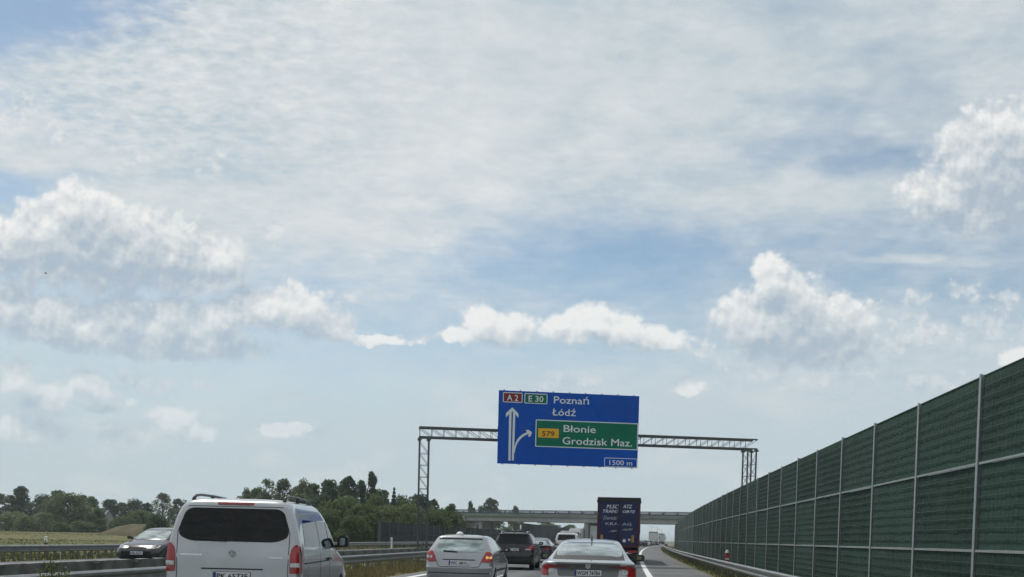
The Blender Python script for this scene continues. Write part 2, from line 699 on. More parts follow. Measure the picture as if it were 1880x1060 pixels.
def mat_field():
    m = bpy.data.materials.new('field_soil_and_grass')
    m.use_nodes = True
    nt = m.node_tree
    b = nt.nodes['Principled BSDF']
    tc = nt.nodes.new('ShaderNodeTexCoord')
    P = X(nt, tc.outputs['Object'])
    n1 = tnoise(vmath('MULTIPLY', P, (1, 1.4, 1)), 0.035, 5, 0.6, 0.5)
    n2 = tnoise(P, 0.8, 5, 0.65)
    c = mixc(nt, n1.smooth(0.38, 0.62), (0.110, 0.125, 0.048), (0.180, 0.158, 0.080))
    c = mixc(nt, n2.smooth(0.35, 0.7) * 0.5, c, (0.085, 0.10, 0.038))
    nt.links.new(c.s, b.inputs['Base Color'])
    b.inputs['Roughness'].default_value = 0.95
    b.inputs['Specular IOR Level'].default_value = 0.1
    bn = nt.nodes.new('ShaderNodeBump')
    bn.inputs['Strength'].default_value = 0.8
    bn.inputs['Distance'].default_value = 0.15
    nt.links.new(n2.s, bn.inputs['Height'])
    nt.links.new(bn.outputs[0], b.inputs['Normal'])
    return m


FIELD = mat_field()
ASPH = mat_asphalt('worn_asphalt', (0.088, 0.091, 0.097), (0.150, 0.153, 0.160), 0.5)
ASPH_S = mat_asphalt('shoulder_asphalt', (0.100, 0.103, 0.106), (0.172, 0.174, 0.176), 0.0)
PAINT = mat('road_paint', (0.70, 0.71, 0.70), 0.6, var=0.1, vscale=1.5, bump=0.2)

GZ = -0.10
xs = [-6000, -3000, -1500, -800, -500, -350, -260, -200, -160, -130, -110, -90, -75, -60, -50, -40, -32, -25, -15, 0, 15, 40, 100, 300, 800, 2000, 6000]
ys = [-300, -100, -30, 0, 20, 40, 60, 80, 100, 120, 140, 160, 180, 200, 220, 240, 260, 280, 300, 330, 360, 400, 450, 520, 650, 900, 1500, 3000, 6000, 9000]


def gz(x, y):
    lat = x - K0 * y - K1 * y * y if y < 900 else x - 200
    if lat > -31 or x > -20 and y > 600:
        return GZ
    f = min(1, (-31 - lat) / 30)
    return GZ + f * (0.35 * noise.noise((x * 0.02, y * 0.02, 0)) + 0.25 * noise.noise((x * 0.06, y * 0.06, 3)))


gv = [(x, y, gz(x, y)) for y in ys for x in xs]
nx = len(xs)
gf = [(j * nx + i, j * nx + i + 1, (j + 1) * nx + i + 1, (j + 1) * nx + i) for j in range(len(ys) - 1) for i in range(nx - 1)]
struct('ground', mesh_of('ground', gv, gf, FIELD, smooth=True))

struct('road', ribbon('road', -7.75, 1.45, -15, 760, 4, 0.0, ASPH, 4))
struct('hard_shoulder', ribbon('hard_shoulder', 1.45, 3.85, -15, 760, 4, 0.0, ASPH_S, 2))
struct('opposite_road', ribbon('opposite_road', -23.9, -13.0, -15, 760, 4, 0.0, ASPH, 4))
line_objs = []


def road_line(name, lat, w, y0, y1):
    o = struct(name, ribbon(name, lat - w / 2, lat + w / 2, y0, y1, 3, 0.004, PAINT, 1))
    return o


road_line('edge_line', 1.20, 0.24, -10, 740)
road_line('edge_line', -7.10, 0.24, -10, 740)
road_line('edge_line', -13.5, 0.24, -10, 740)
road_line('edge_line', -21.4, 0.24, -10, 740)
for lat in (-2.85, -17.4):
    Y = -6.0
    while Y < 330:
        road_line('lane_dash', lat, 0.14, Y, Y + 4)
        Y += 12

VERGE = mat('verge_soil', (0.10, 0.105, 0.045), 0.95, var=0.35, vscale=1.2, bump=0.8, bscale=8, base2=(0.19, 0.165, 0.085), spec=0.1)


def vz(la, Y):
    return -0.02 - 0.05 * abs(math.sin(la * 1.3)) + 0.03 * noise.noise((la * 0.6, Y * 0.25, 0))


struct('median_strip', ribbon('median_strip', -13.0, -7.75, -15, 500, 2, 0, VERGE, 6, lambda la, Y: -0.004 if la in (-13.0, -7.75) else vz(la, Y)))
struct('verge', ribbon('verge', 3.85, 7.6, -15, 500, 2, 0, VERGE, 5, lambda la, Y: (-0.004 if la == 3.85 else vz(la, Y) - 0.02 * (la - 3.85))))
struct('outer_verge', ribbon('outer_verge', -29.5, -23.9, -15, 500, 2, 0, VERGE, 5, lambda la, Y: -0.004 if la == -23.9 else vz(la, Y)))

# ------------------------------------------------------------------ galvanised steel guardrails
GALV = mat('galvanised_steel', (0.20, 0.212, 0.217), 0.42, 0.65, var=0.22, vscale=2.5, rvar=0.12, bump=0.1, bscale=12)
GALV_D = mat('weathered_galvanised_post', (0.17, 0.18, 0.18), 0.6, 0.5, var=0.25, vscale=5)

WPROF = [(0.0, .155), (.025, .152), (.083, .115), (.083, .065), (.028, .025), (.028, -.025), (.083, -.065), (.083, -.115), (.025, -.152), (0.0, -.155)]


def beam_mesh(length, side, name='beam'):
    vs = []
    n = len(WPROF)
    for y in (0.004, length - 0.004):
        vs += [(side * d, y, h) for d, h in WPROF]
    fs = [tuple(range(n)), tuple(range(2 * n - 1, n - 1, -1))] + [(i, (i + 1) % n, n + (i + 1) % n, n + i) for i in range(n)]
    return MB().add(vs, fs).mesh(name, GALV)


def post_mesh(ztop, side):
    mb = MB()
    mb.box(-0.05, 0.05, -0.03, -0.022, -0.35, ztop - 0.02)
    mb.box(-0.05, -0.042, -0.022, 0.03, -0.35, ztop - 0.02)
    mb.box(0.042, 0.05, -0.022, 0.03, -0.35, ztop - 0.02)
    mb.box(min(side * 0.05, side * 0.16), max(side * 0.05, side * 0.16), -0.05, 0.05, ztop - 0.26, ztop - 0.05)
    return mb.mesh('post', GALV_D)


def guardrail(label, lat, y0, y1, side, posts, ztop=0.62, spacers=None):
    org = road(lat, y0)
    g = empty('guardrail', org)
    tag(g, label, 'guardrail')
    bm_, pm = beam_mesh(4.0, side), post_mesh(ztop, side)
    Y = y0
    while Y < y1:
        a = road(lat, Y)
        rz = heading(Y + 2)
        off = Vector((math.cos(rz), math.sin(rz), 0)) * (side * 0.16)
        o = obj('beam', bm_, g, a - org + off + Vector((0, 0, ztop - 0.155)), (0, 0, rz))
        Y += 4.0 * math.cos(rz)
    for (p0, p1, st) in posts:
        Y = p0
        while Y < p1:
            obj('post', pm, g, road(lat, Y) - org, (0, 0, heading(Y)))
            Y += st
    if spacers:
        sm = MB().box(-0.06, 0.10, -0.24, 0.24, -0.012, 0.012, bev=0.006).mesh('spacer_plate', GALV)
        Y = spacers[0]
        while Y < spacers[1]:
            obj('spacer_plate', sm, g, road(lat, Y) - org + Vector((0.02, 0, ztop + 0.01)), (0, 0, heading(Y)))
            Y += spacers[2]
    return g


guardrail('grey steel guardrail along the right hard shoulder, below the tall green wall', 4.75, 6, 262, -1, [(7, 262, 2.0)])
guardrail('near steel guardrail of the grassy median, beside the white van and silver hatchback', -10.1, 6, 262, 1, [(7, 262, 2.0)])
guardrail('second median guardrail, topped with flat plates, along the opposite carriageway', -12.6, 6, 262, -1, [(7, 262, 2.0)], spacers=(14, 46, 1.0))
guardrail('far steel guardrail on many short posts, in front of the dry field', -25.1, 24, 252, 1, [(25, 62, 0.62), (63, 252, 2.0)])

# ------------------------------------------------------------------ tall green noise wall on the right
def mat_greenwall(name, lo, hi):
    m = bpy.data.materials.new(name)
    m.use_nodes = True
    nt = m.node_tree
    b = nt.nodes['Principled BSDF']
    tc = nt.nodes.new('ShaderNodeTexCoord')
    oi = nt.nodes.new('ShaderNodeObjectInfo')
    P = X(nt, tc.outputs['Object'])
    r = X(nt, oi.outputs['Random'])
    P2 = vmath('ADD', P, xyz(nt, r * 7.0, r * 31.0, r * 13.0))
    fib = tnoise(vmath('MULTIPLY', P2, (1, 9.0, 0.8)), 3.0, 4, 0.65)
    big = tnoise(P2, 0.9, 3, 0.55)
    f = fib * 0.45 + big * 0.65 + r * 0.40 - 0.22
    c = mixc(nt, f.smooth(0.15, 0.9), lo, hi)
    st = tnoise(vmath('MULTIPLY', P2, (1, 2.2, 0.16)), 2.0, 4, 0.6).smooth(0.52, 0.78) * 0.45
    c = mixc(nt, st, c, (0.060, 0.072, 0.060))
    nt.links.new(c.s, b.inputs['Base Color'])
    b.inputs['Roughness'].default_value = 0.85
    b.inputs['Specular IOR Level'].default_value = 0.2
    bn = nt.nodes.new('ShaderNodeBump')
    bn.inputs['Strength'].default_value = 0.7
    bn.inputs['Distance'].default_value = 0.03
    nt.links.new(tnoise(vmath('MULTIPLY', P2, (1, 5.0, 1.2)), 4.0, 4, 0.6).s, bn.inputs['Height'])
    nt.links.new(bn.outputs[0], b.inputs['Normal'])
    return m


GREENW = mat_greenwall('green_fibre_mat', (0.016, 0.040, 0.031), (0.042, 0.086, 0.067))
GREYW = mat_greenwall('dark_grey_mat', (0.012, 0.020, 0.022), (0.026, 0.038, 0.040))
WPOST = mat('wall_post_steel', (0.30, 0.33, 0.335), 0.5, 0.3, var=0.12, vscale=2)
WPOST_D = mat('dark_wall_post', (0.085, 0.10, 0.105), 0.6, 0.2, var=0.15)
WIRE = mat('wire_green_grey', (0.038, 0.062, 0.052), 0.5, 0.2, var=0.2)


def panel_mesh(L, h, seed, m, nu=26, nv=8):
    vs, fs = [], []
    for side in (0, 1):
        for j in range(nv + 1):
            for i in range(nu + 1):
                y, z = L * i / nu, h * j / nv
                e = 0.0 if i in (0, nu) or j in (0, nv) else 1.0
                # the fibre mat bulges between the horizontal wires and puckers along them
                d = e * (0.012 * math.sin(i * 2.4 + seed) * (0.5 + 0.5 * noise.noise((i * 0.7, j * 1.1, seed))) + 0.016 * noise.noise((i * 0.35, j * 0.9, seed * 3.1)))
                vs.append(((-0.07 - d) if side == 0 else 0.07, y, z))
    w = nu + 1
    for j in range(nv):
        for i in range(nu):
            fs.append((j * w + i, (j + 1) * w + i, (j + 1) * w + i + 1, j * w + i + 1))
    o = (nv + 1) * w
    fs.append((o, o + nu, o + nv * w + nu, o + nv * w))
    loop = [i for i in range(nu)] + [j * w + nu for j in range(nv)] + [nv * w + i for i in range(nu, 0, -1)] + [j * w for j in range(nv, 0, -1)]
    for a, b2 in zip(loop, loop[1:] + loop[:1]):
        fs.append((a, b2, o + b2, o + a))
    return MB().add(vs, fs).mesh('panel', m, smooth=True, sharp=50)


def wires_mesh(L, h):
    mb = MB()
    for k in range(1, 8):
        z = h * k / 8
        mb.bar((-0.102, 0.01, z), (-0.102, L - 0.01, z), 0.013, 0.013)
    for k in range(1, 20):
        y = L * k / 20
        mb.bar((-0.094, y, 0.01), (-0.094, y, h - 0.01), 0.0045, 0.0045)
    return mb.mesh('wire_grid', WIRE)


def noise_wall(label, lat, y0, nbay, rows, zbot, panel_mat, wire_to, bay=4.0, nvar=4, post_mat=None):
    org = road(lat, y0)
    w = empty('noise_wall', org)
    tag(w, label, 'noise wall')
    L = bay - 0.16
    post_mat = post_mat or WPOST
    nu, nv = (26, 8) if wire_to else (6, 3)
    var = {}
    H = sum(rows)
    postm = MB().box(-0.13, -0.115, -0.055, 0.055, zbot - 0.6, zbot + H + 0.05).box(-0.115, 0.115, -0.012, 0.012, zbot - 0.6, zbot + H + 0.04).box(0.115, 0.13, -0.08, 0.08, zbot - 0.6, zbot + H + 0.05).mesh('post', post_mat)
    railm = MB().box(-0.112, -0.06, 0, L, -0.021, 0.021).mesh('rail', post_mat)
    capm = MB().box(-0.085, 0.085, 0, L, 0, 0.03, bev=0.008).mesh('cap', panel_mat)
    wm = {h: wires_mesh(L, h - 0.05) for h in set(rows)} if wire_to else {}
    Y = y0
    for b in range(nbay + 1):
        p = road(lat, Y)
        nY = Y + bay * math.cos(heading(Y + bay / 2))
        q = road(lat, nY)
        rz = -math.atan2(q.x - p.x, q.y - p.y)
        obj('post', postm, w, p - org + Vector((rng.uniform(-.008, .008), 0, rng.uniform(-.03, .02))), (rng.uniform(-.003, .003), rng.uniform(-.003, .003), rz))
        if b < nbay:
            dirv = (q - p).normalized()
            z = zbot
            for ri, h in enumerate(rows):
                key = (h, (b * 7 + ri * 3) % nvar)
                if key not in var:
                    var[key] = panel_mesh(L, h - 0.05, key[1] + ri, panel_mat, nu, nv)
                pl = obj('panel', var[key], w, p - org + dirv * 0.08 + Vector((rng.uniform(-.012, .012), 0, z + 0.025)), (0, rng.uniform(-.006, .006), rz))
                if Y < wire_to:
                    obj('wire_grid', wm[h], pl)
                z += h
                if ri < len(rows) - 1:
                    obj('rail', railm, w, p - org + dirv * 0.08 + Vector((0, 0, z)), (0, 0, rz))
                else:
                    obj('cap', capm, w, p - org + dirv * 0.08 + Vector((0, 0, z - 0.024)), (0, 0, rz))
        Y = nY
    return w


WALL_LAT = 6.75
noise_wall('tall dark green noise wall with light posts on the right', WALL_LAT, 3.2, 76, [1.62, 1.62, 1.62], -0.22, GREENW, 105)
noise_wall('low dark noise wall left of the opposite carriageway, ending beside the bushes', -27.4, 112, 32, [1.36, 1.36], 0.03, GREYW, 0, post_mat=WPOST_D)
noise_wall('dark noise wall on the left beyond the overpass', -27.4, 228, 17, [4.5], 0.1, GREYW, 0, bay=12.0, post_mat=WPOST_D)

# ------------------------------------------------------------------ gantry with direction sign
STEEL = mat('gantry_steel', (0.075, 0.083, 0.088), 0.5, 0.4, var=0.2, vscale=3)
GY = 58.5
gl = at(777, 900, GY)
gr = at(1374, 900, GY + 2.5)
ztop = 0.5 * (at(777, 787, GY).z + at(1374, 804, GY + 2.5).z)
zbotb = 0.5 * (at(777, 808, GY).z + at(1374, 824, GY + 2.5).z)
gang = math.atan2(gr.y - gl.y, gr.x - gl.x)
gan = empty('sign_gantry', (gl.x, gl.y, 0), gang)
tag(gan, 'grey lattice steel gantry with two legs spanning the carriageway', 'gantry')
SPAN = math.hypot(gr.x - gl.x, gr.y - gl.y)
hw = 0.26
ch = MB().box(-hw - 0.05, SPAN + hw + 0.05, -0.042, 0.042, -0.042, 0.042).mesh('chord', STEEL)
for yy in (-0.4, 0.4):
    for zz in (zbotb + 0.05, ztop - 0.05):
        obj('chord', ch, gan, (0, yy, zz))
nb = 29
bl_ = (SPAN + 2 * hw) / nb
bh = ztop - zbotb - 0.2
def lattice(flip):
    mb = MB()
    for yy in (-0.4, 0.4):
        mb.bar((0, yy, 0), (0, yy, bh), 0.024)
        a, b2 = ((0, yy, bh), (bl_, yy, 0)) if not flip else ((0, yy, 0), (bl_, yy, bh))
        mb.bar(a, b2, 0.026)
    mb.bar((0, -0.4, 0), (0, 0.4, 0), 0.02)
    mb.bar((0, -0.4, bh), (0, 0.4, bh), 0.02)
    return mb.mesh('lattice_bay', STEEL)
lat_a, lat_b = lattice(False), lattice(True)
for k in range(nb):
    obj('lattice_bay', lat_a if k < nb // 2 else lat_b, gan, (-hw + k * bl_, 0, zbotb + 0.1))
for x0, dl in ((0.0, 0), (SPAN, 1)):
    lc_ = MB().box(-0.038, 0.038, -0.038, 0.038, -0.3, zbotb - 0.10).mesh('leg_chord', STEEL)
    for sx in (-1, 1):
        for sy in (-1, 1):
            obj('leg_chord', lc_, gan, (x0 + sx * hw, sy * 0.4, 0))
            obj('flange', MB().box(-0.11, 0.11, -0.11, 0.11, -0.05, 0.06, bev=0.015).mesh('flange', STEEL), gan, (x0 + sx * hw, sy * 0.4, zbotb - 0.06))
    nl = 10
    hl = (zbotb - 0.25) / nl
    mb = MB()
    for yy in (-0.4, 0.4):
        mb.bar((-hw, yy, 0), (hw, yy, 0), 0.024)
        mb.bar((-hw, yy, hl), (hw, yy, 0), 0.022)
    for xx in (-hw, hw):
        mb.bar((xx, -0.4, 0), (xx, 0.4, 0), 0.02)
        mb.bar((xx, -0.4, hl), (xx, 0.4, 0), 0.018)
    lb = mb.mesh('leg_lattice', STEEL)
    for k in range(nl):
        obj('leg_lattice', lb, gan, (x0, 0, 0.05 + k * hl))
    obj('foundation', MB().box(-0.5, 0.5, -0.7, 0.7, -0.4, 0.06, bev=0.03).mesh('foundation', mat('concrete', (0.30, 0.30, 0.285), 0.9, var=0.15, vscale=2, bump=0.3)), gan, (x0, 0, 0))

# sign board
S_BLUE = mat('sign_blue', (0.001, 0.076, 0.42), 0.5, var=0.09, vscale=0.5, spec=0.15, rvar=0.1)
S_GREEN = mat('sign_green', (0.001, 0.150, 0.085), 0.5, var=0.09, vscale=0.5, spec=0.15, rvar=0.1)
S_RED = mat('sign_red', (0.21, 0.008, 0.016), 0.45, var=0.06, spec=0.35)
S_YEL = mat('sign_yellow', (0.80, 0.40, 0.015), 0.45, var=0.05, spec=0.35)
S_WHITE = mat('sign_white', (0.68, 0.73, 0.76), 0.45, var=0.04, spec=0.35)
S_BLACK = mat('sign_black', (0.015, 0.014, 0.014), 0.5, spec=0.3)
SY = GY - 0.75
stl, sbr = at(914, 719.5, SY), at(1174.5, 857.5, SY)
s_w = 0.5 * ((at(1176, 725, SY) - at(914, 719.5, SY)).length + (at(1174.5, 857.5, SY) - at(913, 853, SY)).length)
s_h = (at(914, 719.5, SY) - at(913, 853, SY)).length
sc_ = 0.25 * (at(914, 719.5, SY) + at(1176, 725, SY) + at(1174.5, 857.5, SY) + at(913, 853, SY))
sign = empty('direction_sign', (sc_.x, SY, sc_.z - s_h / 2), gang)
tag(sign, 'large blue motorway direction sign reading Poznań, Łódź and 1500 m, on the gantry', 'road sign')


def su(zx, zy):
    """pixel of the enlarged sign view -> (x, z) on the board, from its bottom centre"""
    u = (zx - 62 + (zy - 60) * 0.010) / 1760.0
    v = (zy - 60 - (zx - 62) * 0.0207) / 903.0
    return ((u - 0.5) * s_w, (1 - v) * s_h)


obj('board', MB().box(-s_w / 2, s_w / 2, 0, 0.05, 0, s_h, bev=0.012).mesh('board', S_BLUE), sign)
FRM = mat('sign_frame_alu', (0.42, 0.45, 0.47), 0.45, 0.5)
bk = MB()
for k in range(9):
    x = -s_w / 2 + s_w * (k + 0.33) / 8.66
    bk.box(x - 0.03, x + 0.03, 0.052, 0.12, -0.05, s_h + 0.06)
obj('stiffener', bk.mesh('stiffener', GALV_D), sign)
br = MB()
for zz in (zbotb + 0.05, ztop - 0.05):
    for x in (-s_w * 0.49, -s_w * 0.2, s_w * 0.2, s_w * 0.49):
        br.box(x - 0.07, x + 0.07, 0.12, 0.30, zz - sign.location.z - 0.09, zz - sign.location.z + 0.09)
obj('bracket', br.mesh('bracket', STEEL), sign)


def sframe(name, zx0, zy0, zx1, zy1, m_in, m_edge, r, edge, layer):
    x0, z1 = su(zx0, zy0)
    x1, z0 = su(zx1, zy1)
    if zx1 > 1795:
        x1 = s_w / 2 - 0.02
    if zy1 > 960:
        z0 = 0.02
    P = [(x0, z0), (x1, z0), (x1, z1), (x0, z1)]
    o = obj(name, extrude_poly(rounded(P, r), 0.004, m_edge, name, z0=-layer), sign)
    e = edge
    P2 = [(x0 + e, z0 + e), (x1 - e, z0 + e), (x1 - e, z1 - e), (x0 + e, z1 - e)]
    i = obj('field', extrude_poly(rounded(P2, max(0.01, r - e)), 0.004, m_in, 'field', z0=-layer - 0.005), o)
    return o


def stext(txt, zx0, zx1, zbase, ztopcap, m, layer, bold=0.009):
    x0, z0 = su(zx0, zbase)
    x1, _ = su(zx1, zbase)
    zt = su(zx0, ztopcap)[1]
    size = (zt - z0) / 0.727
    me = text_mesh(txt, size, 'lettering', m, bold=bold * size, width=x1 - x0, depth=0.003)
    return obj('lettering', me, sign, (x0, -layer, z0))


sframe('route_badge', 113, 83, 354, 212, S_RED, S_WHITE, 0.07, 0.045, 0.006)
stext('A 2', 163, 300, 186, 112, S_WHITE, 0.018, 0.015)
sframe('route_badge', 379, 90, 663, 222, S_GREEN, S_WHITE, 0.07, 0.045, 0.006)
stext('E 30', 430, 612, 192, 118, S_WHITE, 0.018, 0.015)
stext('Poznań', 745, 1182, 207, 117, S_WHITE, 0.008)
stext('Łódź', 725, 1020, 357, 270, S_WHITE, 0.008)
sframe('exit_panel', 523, 412, 1812, 775, S_GREEN, S_WHITE, 0.05, 0.05, 0.006)
sframe('route_badge', 557, 520, 811, 640, S_YEL, S_YEL, 0.05, 0.02, 0.016)
stext('579', 602, 755, 615, 552, S_BLACK, 0.028)
stext('Błonie', 872, 1275, 560, 470, S_WHITE, 0.016)
stext('Grodzisk Maz.', 860, 1738, 712, 620, S_WHITE, 0.016)
sframe('distance_panel', 1391, 872, 1810, 975, S_BLUE, S_WHITE, 0.05, 0.035, 0.006)
stext('1500 m', 1455, 1745, 962, 900, S_WHITE, 0.018)


def spoly(pts, name, layer):
    P = [su(*p) for p in pts]
    return obj(name, extrude_poly(P, 0.004, S_WHITE, name, z0=-layer), sign)


spoly([(190, 925), (217, 925), (222, 330), (231, 316), (240, 330), (232, 925), (258, 925), (268, 352), (308, 398), (307, 345), (231, 268), (153, 342), (152, 394), (192, 352)], 'straight_arrow', 0.006)
arc_o, arc_i = [], []
for k in range(9):
    t = k / 8
    # centre line from the shaft up and over to the right
    cx_ = (1 - t) ** 2 * 262 + 2 * t * (1 - t) * 270 + t * t * 425
    cy_ = (1 - t) ** 2 * 830 + 2 * t * (1 - t) * 640 + t * t * 583
    dx_ = 2 * (1 - t) * 8 + 2 * t * 155
    dy_ = 2 * (1 - t) * -190 + 2 * t * -57
    l_ = math.hypot(dx_, dy_)
    w_ = 5 + 9 * min(1, t * 2.2)
    arc_o.append((cx_ + dy_ / l_ * w_, cy_ - dx_ / l_ * w_))
    arc_i.append((cx_ - dy_ / l_ * w_, cy_ + dx_ / l_ * w_))
spoly(arc_i[::-1] + arc_o, 'exit_arrow', 0.010)
spoly([(398, 548), (436, 543), (476, 572), (462, 622), (432, 630), (436, 600), (420, 578)][::-1], 'exit_arrow_head', 0.015)

# ------------------------------------------------------------------ overpass
BL, BR = at(850, 958, 250), at(1262, 962, 226)
bang = math.atan2(BR.y - BL.y, BR.x - BL.x)
blen = math.hypot(BR.x - BL.x, BR.y - BL.y)
CONC = mat('overpass_concrete', (0.36, 0.365, 0.36), 0.85, var=0.12, vscale=0.6, bump=0.2, stretch=(1, 1, 3))
FASC = mat('overpass_fascia_green', (0.165, 0.20, 0.175), 0.7, var=0.12, vscale=0.5)
RAILD = mat('overpass_rail_dark', (0.045, 0.055, 0.065), 0.5, 0.2)
ov = empty('overpass', (BL.x, BL.y, 0), bang)
tag(ov, 'concrete road overpass with green edge and railing crossing above the motorway', 'bridge')
zg = 0.5 * (BL.z + BR.z)                     # underside of the girder
zf0 = zg + 1.15
zf1 = zf0 + 0.62
zr = 0.5 * (at(850, 937, 250).z + at(1262, 941, 226).z)
XE = blen + 60
for yy in (-3.6, 0.0, 3.6):
    obj('girder', MB().box(1.5, XE, yy - 0.7, yy + 0.7, zg, zf0 - 0.003, bev=0.04).mesh('girder', CONC), ov)
obj('deck', MB().box(-30, XE, -4.6, 4.6, zf0, zf0 + 0.5).mesh('deck', CONC), ov)
for yy in (-4.6, 4.6):
    s_ = -1 if yy < 0 else 1
    obj('fascia', MB().box(-30, XE, min(yy, yy + s_ * 0.25), max(yy, yy + s_ * 0.25), zf0 - 0.1, zf1, bev=0.03).mesh('fascia', FASC), ov)
    hr = zr - zf1
    rp = MB().box(-0.13, 0.13, -0.10, 0.10, 0, hr).mesh('railing_post', RAILD)
    k = -28.0
    while k < XE:
        obj('railing_post', rp, ov, (k, yy, zf1))
        k += 3.2
    obj('railing', MB().box(-30, XE, yy - 0.05, yy + 0.05, zf1 + hr - 0.2, zf1 + hr).mesh('railing', RAILD), ov)
    obj('crash_beam', MB().box(-30, XE, yy + s_ * -0.35 - 0.05, yy + s_ * -0.35 + 0.05, zf1 + hr * 0.16, zf1 + hr * 0.42, bev=0.02).mesh('crash_beam', RAILD), ov)
obj('abutment', MB().box(-2.2, 1.0, -5.0, 5.0, -0.5, zg - 0.25, bev=0.05).mesh('abutment', CONC), ov)
obj('bearing_block', MB().box(0.1, 3.0, -4.9, 4.9, zg - 0.23, zf0 - 0.11, bev=0.04).mesh('bearing_block', CONC), ov)
for xx in (6.5,):
    for yy in (-3.2, 0, 3.2):
        obj('pier', MB().lathe([(0.55, -0.5), (0.55, zg - 0.02)], 14).mesh('pier', CONC, smooth=True, sharp=40), ov, (xx, yy, 0))
for xx in (33.5,):
    for yy in (-3.2, 0, 3.2):
        obj('pier', MB().lathe([(0.55, -0.5), (0.55, zg - 0.02)], 14).mesh('pier', CONC, smooth=True, sharp=40), ov, (xx, yy, 0))

# earth ramp carrying the crossing road, left of the overpass
GRASSY = mat('ramp_grass', (0.075, 0.095, 0.040), 0.95, var=0.3, vscale=0.5, base2=(0.15, 0.145, 0.075), bump=0.6, bscale=3, spec=0.1)
ca, sa = math.cos(bang), math.sin(bang)
vs, fs = [], []
prof = [(-22, -0.3), (-13, zf0 * 0.45), (-5.6, zf0 - 0.25), (5.6, zf0 - 0.25), (13, zf0 * 0.45), (22, -0.3)]
for i in range(19):
    lx = -2.0 - i * 3.0
    drop = max(0, (i - 9) / 9.0) * (zf0 + 0.6)
    for (ly, lz) in prof:
        z = lz if lz < 0 else max(-0.3, lz - drop) + 0.12 * noise.noise((lx * 0.3, ly * 0.3, 1))
        vs.append((BL.x + lx * ca - ly * sa, BL.y + lx * sa + ly * ca, z))
for i in range(18):
    for k in range(5):
        fs.append((i * 6 + k, i * 6 + k + 1, (i + 1) * 6 + k + 1, (i + 1) * 6 + k))
fs.append((0, 1, 2, 3, 4, 5))
struct('embankment', MB().add(vs, fs).mesh('embankment', GRASSY))

# brown earth mound behind the field
MOUND = mat('bare_mound_earth', (0.075, 0.080, 0.040), 0.95, var=0.3, vscale=0.45, base2=(0.135, 0.112, 0.075), bump=0.7, bscale=2, spec=0.1)
mv, mf = [], []
NU, NV = 40, 14
MC = at(276, 975, 190)
for j in range(NV + 1):
    for i in range(NU + 1):
        u, v = i / NU * 2 - 1, j / NV * 2 - 1
        x, y = u * 8.2, v * 9
        h = max(0, 1 - abs(u) ** 2.6) * max(0, 1 - v * v)
        z = -0.4 + 3.1 * h ** 0.7 * (0.8 + 0.3 * noise.noise((x * 0.12, y * 0.15, 5))) + 0.25 * noise.noise((x * 0.5, y * 0.5, 2)) * h
        mv.append((MC.x + x, 190 + y, z))
for j in range(NV):
    for i in range(NU):
        mf.append((j * (NU + 1) + i, j * (NU + 1) + i + 1, (j + 1) * (NU + 1) + i + 1, (j + 1) * (NU + 1) + i))
struct('hill', mesh_of('hill', mv, mf, MOUND, smooth=True))
print('BRIDGE z', BL.z, BR.z, zf1, zr, 'beam', ztop, zbotb, 'gantry', gl, gr, SPAN, 'wall x at', road(WALL_LAT, gr.y).x, 'sign', s_w, s_h)


# ------------------------------------------------------------------ vehicles
def pchip(xs_, ys_, x):
    n = len(xs_)
    if x <= xs_[0]:
        return ys_[0]
    if x >= xs_[-1]:
        return ys_[-1]
    h = [xs_[i + 1] - xs_[i] for i in range(n - 1)]
    d = [(ys_[i + 1] - ys_[i]) / h[i] for i in range(n - 1)]
    m = [d[0]] + [0 if d[i - 1] * d[i] <= 0 else 2 * d[i - 1] * d[i] / (d[i - 1] + d[i]) for i in range(1, n - 1)] + [d[-1]]
    i = max(k for k in range(n - 1) if xs_[k] <= x)
    t = (x - xs_[i]) / h[i]
    return ys_[i] * (1 + 2 * t) * (1 - t) ** 2 + h[i] * m[i] * t * (1 - t) ** 2 + ys_[i + 1] * t * t * (3 - 2 * t) + h[i] * m[i + 1] * t * t * (t - 1)


def ring(z, yr, yf, w, rxr, ryr, rxf, ryf, br, bf, dz=0.0):
    """closed plan outline of the body at height z; br, bf: bow of the rear and front ends"""
    half = []
    rxr, rxf = min(rxr, w * 0.95), min(rxf, w * 0.95)
    NR, NC, NS = 6, 6, 12
    for i in range(NR):
        x = (w - rxr) * i / NR
        half.append((x, yr + br * (x / w) ** 2))
    yc = yr + br * ((w - rxr) / w) ** 2
    for i in range(NC):
        a = math.pi / 2 * i / NC
        half.append((w - rxr + rxr * math.sin(a), yc + ryr * (1 - math.cos(a))))
    ye = yf - bf * ((w - rxf) / w) ** 2
    for i in range(NS):
        t = i / NS
        half.append((w, (yc + ryr) * (1 - t) + (ye - ryf) * t))
    for i in range(NC):
        a = math.pi / 2 * i / NC
        half.append((w - rxf + rxf * math.cos(a), ye - ryf * (1 - math.sin(a))))
    for i in range(NR + 1):
        x = (w - rxf) * (1 - i / NR)
        half.append((x, yf - bf * (x / w) ** 2))
    full = half + [(-x, y) for x, y in half[-2:0:-1]]
    return [(x, y, z) for x, y in full]


